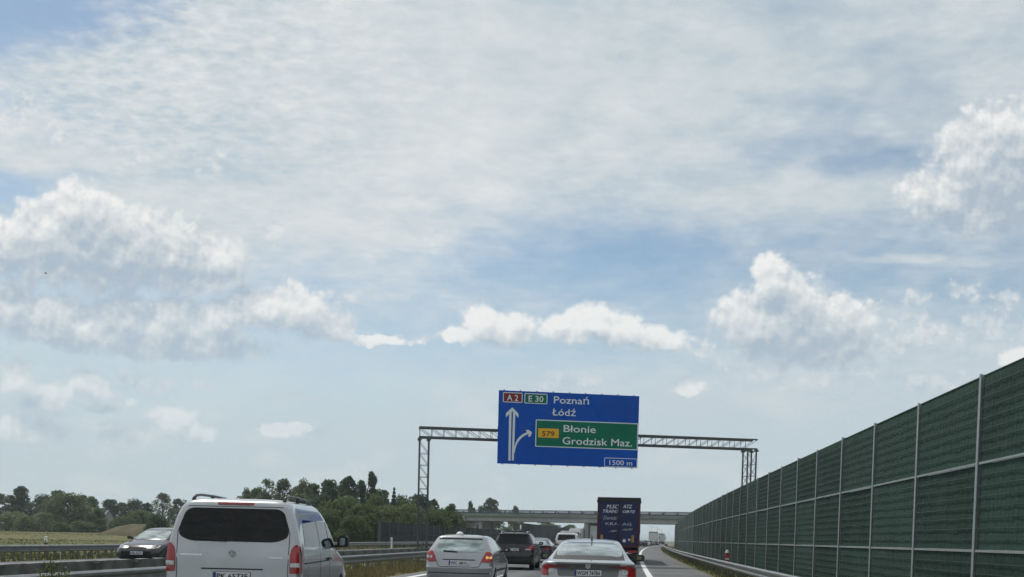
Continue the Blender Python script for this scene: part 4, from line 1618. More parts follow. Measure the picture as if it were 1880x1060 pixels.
# ---- black SUV
BLACKP = paint('black_suv_paint', (0.009, 0.010, 0.012), 0.0, 0.25, 0.25)
sk = [
    (0.25, 0.14, 4.40, 0.82, .14, .14, .35, .30, .05, .10),
    (0.36, 0.03, 4.52, 0.89, .15, .15, .36, .32, .06, .12),
    (0.60, 0.00, 4.56, 0.905, .15, .16, .36, .34, .06, .14),
    (0.72, 0.02, 4.54, 0.908, .15, .16, .38, .36, .06, .16),
    (0.78, 0.06, 4.48, 0.908, .14, .15, .38, .36, .05, .16),
    (0.98, 0.09, 4.10, 0.905, .13, .15, .40, .45, .05, .22),
    (1.06, 0.12, 3.55, 0.895, .13, .15, .40, .55, .05, .26),
    (1.12, 0.15, 3.30, 0.875, .13, .15, .34, .48, .05, .26),
    (1.30, 0.26, 2.98, 0.805, .13, .15, .30, .40, .05, .24),
    (1.50, 0.38, 2.60, 0.715, .13, .15, .28, .36, .05, .22),
    (1.585, 0.34, 2.40, 0.665, .15, .16, .28, .36, .06, .2),
    (1.63, 0.50, 2.15, 0.56, .2, .2, .28, .36, .05, .18),
    (1.65, 0.9, 1.8, 0.32, .2, .2, .15, .3, .02, .1),
]
suv = Car('suv', 'black SUV with silver roof rails between the silver hatchback and the pale saloon', 'car', sk, BLACKP, (0.85, 3.55), 0.37, 0.345, 0.80)
suv.lay('rear_window', rounded([(-0.71, 1.14), (0.71, 1.14), (0.60, 1.52), (-0.60, 1.52)], [.10, .10, .05, .05], 4), 'r', GLASS, 0.005)
tl = rounded([(0.52, 0.93), (0.60, 0.90), (0.885, 0.88), (0.88, 1.08), (0.80, 1.12), (0.72, 1.02)], .035, 3)
for s_, pl in ((1, tl), (-1, mirx(tl))):
    t_ = suv.lay('tail_lamp', pl, 'r', LAMP_R, 0.018, step=0.05)
    suv.lay('lamp_band', rounded([(s_ * 0.54, 0.895), (s_ * 0.78, 0.885), (s_ * 0.78, 0.93), (s_ * 0.56, 0.935)], .01, 2), 'r', LAMP_W, 0.022, parent=t_)
suv.lay('plate_recess', rounded([(-0.40, 0.80), (0.40, 0.80), (0.36, 0.98), (-0.36, 0.98)], .05, 3), 'r', TRIM, 0.004)
plate(suv.e, (0.0, 0.045, 0.84), 'WX 64005', rx=rad(-6))
suv.lay('bumper_guard', rounded([(-0.70, 0.30), (0.70, 0.30), (0.78, 0.52), (-0.78, 0.52)], .04, 3), 'r', TRIM, 0.012)
obj('aerial', MB().tube([(0, 0, 0), (0, -0.06, 0.05)], [0.02, 0.008], 6).mesh('aerial', TRIM), suv.e, (0, 0.62, 1.645))
for s_ in (-1, 1):
    xr = s_ * 0.575
    obj('roof_rail', MB().tube([(xr, 0.50, 1.615), (xr, 0.60, 1.69), (xr, 1.4, 1.705), (xr, 2.05, 1.68), (xr, 2.16, 1.62)], 0.022, 8).mesh('roof_rail', mat('rail_silver', (0.42, 0.43, 0.44), 0.35, 0.6), smooth=True), suv.e)
    ax = 'R' if s_ > 0 else 'L'
    suv.lay('side_window', rounded([(0.62, 1.15), (1.25, 1.14), (1.25, 1.50), (0.85, 1.49)], [.04, .02, .02, .08], 3), ax, GLASS, 0.004)
    suv.lay('side_window', rounded([(1.29, 1.14), (2.15, 1.13), (2.15, 1.53), (1.29, 1.51)], .03, 3), ax, GLASS, 0.004)
    suv.lay('side_window', rounded([(2.20, 1.13), (3.10, 1.12), (2.75, 1.35), (2.48, 1.50), (2.20, 1.53)], .03, 3), ax, GLASS, 0.004)
    suv.lay('headlamp', rounded([(s_ * 0.44, 0.74), (s_ * 0.80, 0.78), (s_ * 0.80, 0.92), (s_ * 0.48, 0.88)], .03, 3), 'f', LAMP_W, 0.01)
mirrors(suv.e, suv.bvh, 2.85, 1.10, 0.88, BLACKP, (0.20, 0.16))
suv.lay('windscreen', rounded([(-0.66, 1.15), (0.66, 1.15), (0.58, 1.53), (-0.58, 1.53)], .06, 4), 'f', GLASS, 0.005)
UB = at(941, 1010, 45.0)
suv.put(UB.x, 45.0, heading(45))


# ---- a plainer car for those farther ahead and for the oncoming one
def plain_car(name, label, m, keys=None, group=None, hatch=True, rails=False, txt=None, lit=False, glass=None):
    k_ = keys or (hk if hatch else ok_)
    ar = ((0.78, 3.35), 0.335, 0.305, 0.775) if k_ is hk else ((0.98, 3.72), 0.35, 0.325, 0.81)
    c = Car(name, label, 'car', k_, m, ar[0], ar[1], ar[2], ar[3], group)
    glass = glass or GLASS
    if k_ is hk:
        c.lay('rear_window', rounded([(-0.66, 1.02), (0.66, 1.02), (0.555, 1.345), (-0.555, 1.345)], .05, 4), 'r', glass, 0.005, step=0.12)
        tlp = rounded([(0.60, 0.78), (0.875, 0.78), (0.875, 1.0), (0.72, 1.04)], .04, 3)
        sw = [[(0.75, 1.03), (1.95, 1.01), (1.95, 1.36), (0.92, 1.33)], [(2.01, 1.01), (2.86, 1.00), (2.40, 1.25), (2.2, 1.34), (2.01, 1.36)]]
        ws = [(-0.64, 1.02), (0.64, 1.02), (0.54, 1.35), (-0.54, 1.35)]
        hl_ = [(0.40, 0.64), (0.78, 0.70), (0.80, 0.80), (0.55, 0.78)]
    else:
        c.lay('rear_window', rounded([(-0.66, 1.055), (0.66, 1.055), (0.57, 1.36), (-0.57, 1.36)], .08, 4), 'r', glass, 0.005, step=0.12)
        tlp = rounded([(0.60, 0.80), (0.92, 0.78), (0.92, 0.93), (0.64, 0.93)], .04, 3)
        sw = [[(1.1, 1.05), (2.22, 1.03), (2.22, 1.34), (1.3, 1.28)], [(2.28, 1.03), (3.20, 1.02), (2.80, 1.22), (2.52, 1.32), (2.28, 1.34)]]
        ws = [(-0.66, 1.06), (0.66, 1.06), (0.54, 1.36), (-0.54, 1.36)]
        hl_ = [(0.46, 0.66), (0.80, 0.70), (0.80, 0.79), (0.55, 0.76)]
    for pl in (tlp, mirx(tlp)):
        c.lay('tail_lamp', pl, 'r', LAMP_R, 0.016, step=0.12)
    for ax in 'RL':
        for s2 in sw:
            c.lay('side_window', rounded(s2, .03, 3), ax, glass, 0.004, step=0.14)
    c.lay('windscreen', rounded(ws, .06, 4), 'f', glass, 0.005, step=0.12)
    for pl in (hl_, mirx(hl_)):
        h_ = c.lay('headlamp', rounded(pl, .03, 3), 'f', LAMP_W, 0.01, step=0.12)
    plate(c.e, (0, 0.04, 0.70), txt or 'WA 52F7', rx=rad(-8))
    mirrors(c.e, c.bvh, 2.6 if k_ is hk else 2.95, 1.0, 0.86, TRIM, (0.18, 0.13))
    return c


# dark car ahead of the SUV
DKP = paint('black_car_paint', (0.009, 0.010, 0.011), 0.0, 0.25, 0.3)
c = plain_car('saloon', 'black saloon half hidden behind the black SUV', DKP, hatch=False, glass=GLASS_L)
p_ = road(-5.05, 59)
c.put(p_.x, 59, heading(60) - 0.02)

# oncoming dark car
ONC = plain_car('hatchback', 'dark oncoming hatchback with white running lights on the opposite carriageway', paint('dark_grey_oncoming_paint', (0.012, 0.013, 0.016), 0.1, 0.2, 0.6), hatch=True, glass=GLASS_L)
for s_ in (-1, 1):
    ONC.lay('running_light', rounded([(s_ * 0.36, 0.69), (s_ * 0.52, 0.70), (s_ * 0.52, 0.75), (s_ * 0.37, 0.74)], .015, 3), 'f', LAMP_ON, 0.02, step=0.1)
    ONC.lay('fog_intake', rounded([(s_ * 0.58, 0.30), (s_ * 0.80, 0.32), (s_ * 0.80, 0.46), (s_ * 0.60, 0.50)], .04, 3), 'f', TRIM, 0.008, step=0.1)
ONC.lay('grille', rounded([(-0.56, 0.26), (0.56, 0.26), (0.60, 0.56), (-0.60, 0.56)], .06, 3), 'f', GAP, 0.008)
ONC.lay('upper_grille', rounded([(-0.34, 0.67), (0.34, 0.67), (0.36, 0.72), (-0.36, 0.72)], .02, 2), 'f', GAP, 0.008, step=0.1)
pf = plate(ONC.e, (-0.05, 4.225, 0.44), 'WB 4267F', rz=math.pi)
OB = at(270, 1010, 38.6)
onr = math.pi + heading(40)
ONC.put(OB.x + math.sin(heading(40)) * -0.0, 38.6 + 4.2, onr)

# white van far ahead with a roof box
WVAN = paint('white_van_paint', (0.66, 0.67, 0.67), 0.0, 0.35)
wv_ = Car('van', 'white van with a pale bar on its roof, above the black saloon', 'van', vk, WVAN, (0.98, 4.17), 0.37, 0.335, 0.845)
wv_.lay('rear_window', rounded([(-0.76, 1.28), (0.76, 1.28), (0.68, 1.75), (-0.68, 1.75)], .06, 4), 'r', GLASS, 0.005, step=0.12)
for s_ in (-1, 1):
    wv_.lay('tail_lamp', rounded([(s_ * 0.84, 0.80), (s_ * 0.98, 0.80), (s_ * 0.98, 1.25), (s_ * 0.86, 1.25)], .02, 3), 'r', LAMP_R, 0.016, step=0.12)
    ax = 'R' if s_ > 0 else 'L'
    wv_.lay('side_window', rounded([(2.84, 1.205), (3.82, 1.19), (3.52, 1.46), (3.18, 1.68), (2.82, 1.70)], .04, 4), ax, GLASS, 0.004, step=0.14)
plate(wv_.e, (0, 0.02, 0.74), 'WE 21K5')
obj('roof_bar', MB().box(-0.52, 0.36, 0.5, 0.8, 1.915, 2.06, bev=0.03).mesh('roof_bar', WVAN), wv_.e)
wv_.lay('windscreen', rounded([(-0.78, 1.20), (0.78, 1.20), (0.66, 1.78), (-0.66, 1.78)], .08, 4), 'f', GLASS, 0.005, step=0.12)
wp = at(1040, 985, 85)
wv_.put(wp.x, 85, heading(85))

# white car with roof bars, only its roof shows over the pale saloon
wc = plain_car('hatchback', 'white car with roof bars, just its roof seen beyond the pale saloon', paint('white_car_paint', (0.68, 0.68, 0.68), 0, 0.3))
for y_ in (0.85, 1.55):
    obj('roof_bar', MB().box(-0.62, 0.62, y_ - 0.03, y_ + 0.03, 1.50, 1.53, bev=0.01).mesh('roof_bar', TRIM), wc.e)
p_ = at(1076, 990, 110)
wc.put(p_.x, 110, heading(110))


# ---- lorries
def lorry(name, label, loc, rz, H=3.95, Wd=2.52, L=13.6, m_box=None, m_frame=None, m_cab=None, group=None, floor=1.15, skirts=True):
    e = empty(name, loc, rz)
    tag(e, label, 'truck', group)
    hw_ = Wd / 2
    obj('cargo_box', MB().box(-hw_, hw_, 0.06, L, floor, H - 0.04, bev=0.02).mesh('cargo_box', m_box), e)
    fr = MB()
    fr.box(-hw_ - 0.012, -hw_ + 0.11, 0.0, 0.058, floor - 0.02, H)
    fr.box(hw_ - 0.11, hw_ + 0.012, 0.0, 0.058, floor - 0.02, H)
    obj('corner_frame', fr.mesh('corner_frame', m_frame), e)
    obj('roof_beam', MB().box(-hw_ - 0.02, hw_ + 0.02, -0.02, 0.058, H - 0.22, H + 0.03, bev=0.01).mesh('roof_beam', TRIM), e)
    obj('rear_beam', MB().box(-hw_ + 0.112, hw_ - 0.112, 0.0, 0.058, floor - 0.02, floor + 0.10).mesh('rear_beam', m_frame), e)
    obj('chassis', MB().box(-0.55, 0.55, 0.3, L + 1.2, 0.75, floor - 0.03).mesh('chassis', TRIM), e)
    obj('bumper_bar', MB().box(-hw_ + 0.12, hw_ - 0.12, 0.10, 0.20, 0.42, 0.62, bev=0.015).mesh('bumper_bar', TRIM), e)
    for s in (-1, 1):
        b = obj('lamp_cluster', MB().box(-0.26, 0.26, 0.05, 0.10, 0.66, 0.82, bev=0.01).mesh('lamp_cluster', LAMP_R), e, (s * (hw_ - 0.40), 0, 0))
        obj('mud_flap', MB().box(-0.28, 0.28, 0.30, 0.32, 0.18, 0.62).mesh('mud_flap', TRIM), e, (s * (hw_ - 0.40), 0, 0))
        for y_ in (1.6, 2.9, 4.2):
            wheel(e, s * (hw_ - 0.28), y_, 0.5, s, 0.36)
        for y_ in (L - 0.9, L + 1.9):
            wheel(e, s * (hw_ - 0.24), y_, 0.5, s, 0.3)
        if skirts:
            obj('side_guard', MB().box(s * hw_ - (0.04 if s > 0 else 0), s * hw_ + (0 if s > 0 else 0.04), 5.0, L - 2.2, 0.5, floor - 0.1).mesh('side_guard', m_frame), e)
    cab = obj('cab', MB().box(-1.24, 1.24, L + 0.7, L + 2.9, 0.55, 3.4, bev=0.16).mesh('cab', m_cab, smooth=True, sharp=40), e)
    obj('windscreen', MB().box(-1.1, 1.1, L + 2.88, L + 2.92, 1.75, 2.75, bev=0.015).mesh('windscreen', GLASS), cab)
    for s in (-1, 1):
        obj('mirror', MB().box(s * 1.30 - 0.09, s * 1.30 + 0.13, L + 2.5, L + 2.66, 1.9, 2.7, bev=0.03).mesh('mirror', TRIM), cab)
    return e


TB = mat('navy_tarpaulin', (0.012, 0.024, 0.090), 0.45, var=0.2, vscale=1.5, bump=0.25, bscale=3, spec=0.35)
TF = mat('maroon_frame', (0.075, 0.010, 0.020), 0.5, var=0.25, vscale=3)
TC = mat('navy_cab', (0.02, 0.03, 0.09), 0.3, coat=1.0)
tp = at(1135, 985, 61.0)
trk = lorry('lorry', 'dark blue curtain-sided lorry with white lettering on its back', (tp.x, 61.0, 0), heading(61), m_box=TB, m_frame=TF, m_cab=TC, H=3.92, floor=1.02)
for s in (-1, 1):
    obj('door', MB().box(min(0.02 * s, 1.13 * s), max(0.02 * s, 1.13 * s), 0.02, 0.058, 1.13, 3.695, bev=0.008).mesh('door', TB), trk)
LW = mat('faded_white_print', (0.72, 0.73, 0.75), 0.6, var=0.25, vscale=6)
LG = mat('faded_grey_print', (0.40, 0.41, 0.45), 0.6, var=0.3, vscale=6)


def tz(px_, py_):
    """pixel on the enlarged lorry back -> (x, z)"""
    return ((px_ - 604 + (py_ - 500) * 0.025) / 845.0 * 2.5, 3.92 - (py_ - 98 - (px_ - 175) * 0.050) / 336.0 + 0.02)


def ttext(txt, x0, x1, yb, yt, m, shear=0.25, bold=0.02):
    a, b = tz(x0, yb), tz(x1, yb)
    h = tz(x0, yt)[1] - a[1]
    size = h / 0.727
    me = text_mesh(txt, size, 'lettering', m, shear=shear, bold=bold * size, width=b[0] - a[0], depth=0.002)
    obj('lettering', me, trk, (a[0], 0.014, a[1] + 0.0))


ttext('M.SC', 360, 605, 325, 245, LW)
ttext('ATZ', 690, 870, 332, 260, LW)
ttext('TRANS', 285, 598, 410, 345, LW)
ttext('ORTE', 680, 930, 425, 372, LW)
ttext('Dortdal', 290, 590, 545, 475, LG, 0.4, 0.01)
ttext('KRA', 340, 598, 660, 600, LG, 0.0, 0.01)
ttext('AG', 670, 855, 678, 618, LG, 0.0, 0.01)
ttext('..sek', 400, 580, 795, 745, LG, 0.4, 0.01)
ttext('..noch!', 660, 880, 775, 722, LG, 0.4, 0.01)
for x_ in (-0.10, 0.10):
    rod = obj('lock_rod', MB().tube([(x_, -0.012, 1.10), (x_, -0.012, 3.66)], 0.016, 8).mesh('lock_rod', TF), trk)
    obj('lock_handle', MB().box(x_ - 0.02, x_ + 0.02, -0.05, -0.03, 1.45, 1.85).mesh('lock_handle', TF), rod)
for s in (-1, 1):
    for z_ in (1.35, 2.05, 2.75, 3.45):
        obj('hinge', MB().box(s * 1.10 - 0.06, s * 1.10 + 0.06, 0.0, 0.02, z_ - 0.035, z_ + 0.035).mesh('hinge', TF), trk)
ORANGE = mat('orange_reflector', (0.48, 0.22, 0.03), 0.5, var=0.15)
for x_ in (-0.98, 0.86):
    obj('reflector_board', MB().box(x_ - 0.075, x_ + 0.075, 0.004, 0.018, 1.30, 1.72).mesh('reflector_board', ORANGE), trk)
obj('speed_disc', MB().lathe([(0.10, 0.004), (0.10, 0.018)], 16, 'y', 0.36, 0, 1.38).mesh('speed_disc', LW), trk)
obj('speed_disc', MB().lathe([(0.07, 0.004), (0.07, 0.018)], 16, 'y', 0.66, 0, 1.45).mesh('speed_disc', LW), trk)
obj('number_plate', MB().box(-0.26, 0.26, -0.012, 0.0, 0.86, 0.975).mesh('number_plate', PLATE), trk)
for x_ in (-1.26, 1.26):
    obj('roof_clip', MB().box(x_ - 0.05, x_ + 0.05, 0.0, 0.12, 3.62, 3.80, bev=0.01).mesh('roof_clip', TRIM), trk)

GREYB = mat('grey_box_body', (0.42, 0.44, 0.44), 0.5, var=0.1, vscale=1)
p_ = at(1101, 980, 130)
lorry('box_truck', 'grey box truck mostly hidden behind the dark blue lorry', (p_.x, 130, 0), heading(130), H=3.35, Wd=2.4, L=7.0, m_box=GREYB, m_frame=GREYB, m_cab=WVAN)
WHB = mat('white_lorry_body', (0.60, 0.61, 0.60), 0.5, var=0.08, vscale=1)
p_ = at(1199, 985, 300)
lorry('lorry', 'pale lorry in the distant queue beyond the overpass, nearer of the two', (p_.x, 300, 0), heading(300), m_box=WHB, m_frame=GREYB, m_cab=WVAN)
p_ = at(1212, 987, 372)
lorry('lorry', 'grey lorry farthest along the distant queue', (p_.x, 372, 0), heading(372), m_box=GREYB, m_frame=GREYB, m_cab=WVAN)
p_ = at(1071, 985, 223)
o_ = lorry('lorry', 'white oncoming lorry on the opposite carriageway beyond the white van', (p_.x, 236, 0), heading(225) + math.pi, m_box=WHB, m_frame=WHB, m_cab=WVAN, H=3.75, L=10)
# queue of cars in the right lane past the blue lorry
QC = [('dark', 236, 1177, (0.02, 0.02, 0.022), False, 'dark car just right of the blue lorry in the far queue'),
      ('white', 256, 1187, (0.66, 0.66, 0.65), True, 'white car in the far queue right of the blue lorry'),
      ('blackish', 268, 1191.5, (0.03, 0.03, 0.035), True, 'dark car behind the distant pale lorry in the queue'),
      ('grey', 280, 1195, (0.12, 0.12, 0.125), False, 'grey car just behind the distant pale lorry'),
      ('blueish', 246, 1182, (0.035, 0.05, 0.09), True, 'dark blue car left of the white car in the far queue'),
      ('silvery', 312, 1188, (0.36, 0.37, 0.38), False, 'silver car in the far queue just left of the pale lorry'),
      ('light', 345, 1182.5, (0.55, 0.55, 0.54), True, 'pale hatchback in the left lane of the far queue'),
      ('inky', 400, 1199, (0.02, 0.02, 0.03), True, 'dark hatchback in the left lane past the pale lorry'),
      ('red', 330, 1204, (0.05, 0.05, 0.06), True, 'dark car between the two distant lorries')]
for nm, Y, px_, colr, ht, lb in QC:
    c = plain_car('hatchback' if ht else 'saloon', lb, paint('queue_paint_' + nm, colr, 0.1, 0.3), hatch=ht, group='cars queueing beyond the overpass')
    p_ = at(px_, 995, Y)
    c.put(p_.x, Y, heading(Y))


# ------------------------------------------------------------------ trees and plants
L_DARK = mat_leaf('dark_foliage', (0.032, 0.060, 0.036), (0.097, 0.149, 0.071))
L_MID = mat_leaf('mid_green_foliage', (0.053, 0.090, 0.036), (0.151, 0.209, 0.076))
L_LIGHT = mat_leaf('pale_green_foliage', (0.083, 0.117, 0.047), (0.200, 0.233, 0.092))
L_AIRY = mat_leaf('grey_green_foliage', (0.070, 0.099, 0.056), (0.191, 0.230, 0.120))
L_CONE = mat_leaf('conifer_foliage', (0.014, 0.029, 0.023), (0.041, 0.065, 0.043))
BARK = mat('bark', (0.060, 0.048, 0.036), 0.9, var=0.3, vscale=3, bump=0.6, bscale=12)


def leaves(pts, size, rg, up=0.3):
    vs, fs = [], []
    for p in pts:
        n = Vector((rg.gauss(0, 1), rg.gauss(0, 1), rg.gauss(0, 1) + up))
        n.normalize()
        a = n.orthogonal().normalized()
        b = n.cross(a)
        t = rg.random() * 6.283
        a, b = a * math.cos(t) + b * math.sin(t), b * math.cos(t) - a * math.sin(t)
        s = size * (0.6 + 0.8 * rg.random())
        k = len(vs)
        vs += [p - a * s * 0.5, p - b * s * 0.28, p + a * s * 0.5, p + b * s * 0.28]
        fs.append((k, k + 1, k + 2, k + 3))
    return vs, fs


def make_tree(kind, seed):
    """a unit tree about 10 m tall; returns (trunk mesh, crown mesh)"""
    rg = random.Random(seed)
    lob, tips = [], []
    tr = MB()
    lm, size, per = L_MID, 0.30, 60
    if kind in ('round', 'dark', 'airy'):
        nl = {'round': 70, 'dark': 66, 'airy': 60}[kind]
        lm = {'round': L_MID, 'dark': L_DARK, 'airy': L_AIRY}[kind]
        tr.tube([(0, 0, -0.3), (0.1, 0, 2.0), (0.0, 0.15, 5.0), (0.1, 0.1, 7.6)], [0.20, 0.16, 0.10, 0.03], 8)
        for i in range(nl):
            a = rg.random() * 6.283
            h = rg.random()
            z = 0.6 + 8.6 * h
            R = 2.8 * math.sin(math.pi * (0.24 + 0.72 * h)) ** 0.75 * (0.30 + 0.75 * rg.random())
            if kind == 'dark':
                R *= 0.9
            r = (0.65 + 0.75 * rg.random()) * (1.1 - 0.45 * h)
            lob.append((Vector((R * math.cos(a), R * math.sin(a), z)), r, 0.8))
        per = {'round': 70, 'dark': 70, 'airy': 62}[kind]
        size = {'round': 0.50, 'dark': 0.50, 'airy': 0.36}[kind]
    elif kind == 'willow':
        lm, per, size = L_MID, 84, 0.42
        tr.tube([(0, 0, -0.3), (0.2, 0, 1.5), (0.1, 0.2, 4.0), (0.2, 0.1, 6.5)], [0.34, 0.26, 0.15, 0.05], 8)
        for i in range(80):
            a = rg.random() * 6.283
            h = rg.random()
            z = 0.4 + 8.5 * h
            R = 3.6 * max(0, 1 - abs(h - 0.40) ** 1.6 * 1.9) * (0.5 + 0.52 * rg.random())
            lob.append((Vector((R * math.cos(a), R * math.sin(a), z)), 0.8 + 0.7 * rg.random(), 1.1))
    elif kind == 'pine':
        lm, per, size = L_DARK, 80, 0.44
        tr.tube([(0, 0, -0.3), (0.1, 0.1, 3.0), (-0.1, 0.1, 6.0), (0.0, 0.0, 9.3)], [0.22, 0.17, 0.12, 0.03], 8)
        for i in range(52):
            a = rg.random() * 6.283
            h = rg.random() ** 0.8
            z = 0.8 + 8.7 * h
            R = 2.2 * (1.04 - h) ** 0.55 * (0.25 + 0.85 * rg.random())
            lob.append((Vector((R * math.cos(a), R * math.sin(a), z)), 0.6 + 0.6 * rg.random(), 0.62))
    elif kind == 'poplar':
        lm, per, size = L_DARK, 90, 0.36
        tr.tube([(0, 0, -0.3), (0, 0, 4), (0, 0, 9)], [0.22, 0.15, 0.03], 8)
        for i in range(46):
            a = rg.random() * 6.283
            h = rg.random()
            z = 1.2 + 8.5 * h
            R = 0.80 * math.sin(math.pi * (0.10 + 0.86 * h)) ** 0.5 * (0.3 + 0.8 * rg.random())
            lob.append((Vector((R * math.cos(a), R * math.sin(a), z)), 0.32 + 0.3 * rg.random(), 1.5))
    elif kind == 'spruce':
        lm, size = L_CONE, 0.34
        tr.tube([(0, 0, -0.3), (0, 0, 5), (0, 0, 9.7)], [0.20, 0.12, 0.02], 8)
        for t in range(15):
            h = t / 14
            z = 1.0 + 8.7 * h
            R = 2.1 * (1 - h) ** 0.9 + 0.12
            nb_ = max(3, int(9 * (1 - h)) + 3)
            for k in range(nb_):
                a = 6.283 * (k + rg.random() * 0.7) / nb_
                for f in (0.35, 0.7, 1.0):
                    lob.append((Vector((R * f * math.cos(a), R * f * math.sin(a), z - 0.45 * f * R * 0.5)), 0.36 * (1.15 - 0.4 * h), 0.9))
        per = 22
    elif kind == 'bush':
        lm, per, size = L_LIGHT, 95, 0.62
        tr.tube([(0, 0, -0.3), (0.2, 0, 2.0), (0.3, 0.2, 5.5)], [0.22, 0.16, 0.05], 6)
        tr.tube([(0, 0, -0.3), (-0.7, 0.3, 2.5), (-1.2, 0.5, 5.0)], [0.20, 0.12, 0.04], 6)
        for i in range(64):
            a = rg.random() * 6.283
            h = rg.random()
            z = 0.4 + 8.6 * h
            R = 5.2 * math.sqrt(max(0.03, 1 - (h * 0.97) ** 2.2)) * (0.5 + 0.5 * rg.random())
            lob.append((Vector((R * math.cos(a), R * math.sin(a), z)), 1.1 + 1.0 * rg.random(), 0.9))
    pts = []
    for (c, r, fz) in lob:
        for k in range(per):
            d = Vector((rg.gauss(0, 1), rg.gauss(0, 1), rg.gauss(0, 1)))
            d.normalize()
            rr = r * (0.45 + 0.62 * rg.random() ** 0.6)
            pts.append(c + Vector((d.x * rr, d.y * rr, d.z * rr * fz)))
        if kind != 'spruce' and rg.random() < 0.5:
            st = Vector((0, 0, max(0.5, c.z * 0.62)))
            tr.tube([st, st.lerp(c, 0.5) + Vector((0, 0, 0.2)), c], [0.07, 0.045, 0.015], 5, caps=False)
    v, f = leaves(pts, size, rg)
    zt = max(p[2] for p in v)
    sc = 10.0 / zt
    v = [p * sc for p in v]
    tr.v = [tuple(Vector(p) * sc) for p in tr.v]
    crown = mesh_of('crown', v, f, lm)
    wid = max(p.x for p in v) - min(p.x for p in v)
    return tr.mesh('trunk', BARK, smooth=True), crown, wid


PROTO = {}
for kd, nvar in (('round', 3), ('dark', 3), ('airy', 3), ('willow', 1), ('pine', 3), ('poplar', 1), ('spruce', 1), ('bush', 4)):
    for i in range(nvar):
        PROTO[(kd, i)] = make_tree(kd, 100 * len(kd) + 17 * i + ord(kd[0]))
NVAR = {'round': 3, 'dark': 3, 'airy': 3, 'willow': 1, 'pine': 3, 'poplar': 1, 'spruce': 1, 'bush': 4}
tcount = {}


def tree(kind, px, top, wpx, Y, label, name=None, group=None, crown_mat=None, base_z=None):
    i = tcount.get(kind, 0)
    tcount[kind] = i + 1
    tm, cm, wid = PROTO[(kind, i % NVAR[kind])]
    b = at(px, 980, Y)
    z0 = -0.15 if base_z is None else base_z
    h = at(px, top, Y).z - z0
    w = wpx * Y / FOC * 1.32
    e = empty(name or {'bush': 'bush', 'willow': 'willow_tree', 'pine': 'pine_tree', 'poplar': 'poplar_tree', 'spruce': 'spruce_tree'}.get(kind, 'leafy_tree'), (b.x, Y, z0), rng.random() * 6.283)
    e.scale = (w / wid, w / wid, h / 10.0)
    tag(e, label, 'bush' if kind == 'bush' else 'tree', group)
    obj('trunk', tm, e)
    c = obj('crown', cm, e)
    if crown_mat is not None:
        me = cm.copy()
        me.materials.clear()
        me.materials.append(crown_mat)
        c.data = me
    return e


GL = 'trees along the far edge of the field on the left'
T = [
    ('pine', -6, 905, 50, 285, 'dark pine cut off by the left edge of the picture', GL),
    ('dark', 36, 891, 56, 280, 'tallest dark tree at the far left of the field edge', GL),
    ('pine', 78, 905, 44, 290, 'dark pine just right of the tallest tree on the far left', GL),
    ('pine', 106, 899, 40, 300, 'dark pine showing above the big willow', GL),
    ('willow', 124, 903, 84, 262, 'big round mid-green willow at the field edge on the left', GL),
    ('dark', 150, 908, 44, 292, 'dark tree behind the right shoulder of the big willow', GL),
    ('round', 170, 911, 42, 275, 'green tree between the big willow and the grey-roofed house', GL),
    ('dark', 202, 916, 46, 300, 'dark rounded tree above the grey-roofed house', GL),
    ('pine', 224, 922, 34, 305, 'small dark pine right of the grey-roofed house', GL),
    ('pine', 246, 914, 40, 300, 'dark pine behind the brown mound', GL),
    ('dark', 270, 922, 34, 306, 'dark low tree between the mound pine and the airy round tree', GL),
    ('airy', 298, 904, 46, 300, 'tall airy round tree behind the left side of the van', GL),
    ('dark', 330, 915, 44, 305, 'dark tree partly hidden by the roof of the van', GL),
    ('bush', 24, 938, 56, 255, 'pale bush at the far left in front of the tallest dark tree', GL),
    ('bush', 52, 946, 46, 245, 'low yellowish bush left of the big willow', GL),
    ('bush', 80, 940, 44, 252, 'pale bush touching the left flank of the willow', GL),
    ('bush', 112, 958, 34, 235, 'small green bush at the foot of the willow', GL),
    ('bush', 150, 956, 44, 240, 'low bush at the right foot of the willow', GL),
    ('round', 176, 932, 40, 245, 'dull green tree left of the house', GL),
    ('bush', 258, 934, 56, 262, 'grey-green bush above the brown mound', GL),
    ('bush', 288, 943, 44, 165, 'dense dark green bush in front of the brown mound', GL),
    ('bush', 222, 945, 40, 258, 'low bush right of the house at the end of the mound', GL),
]
GM = 'trees behind the van and the left gantry leg'
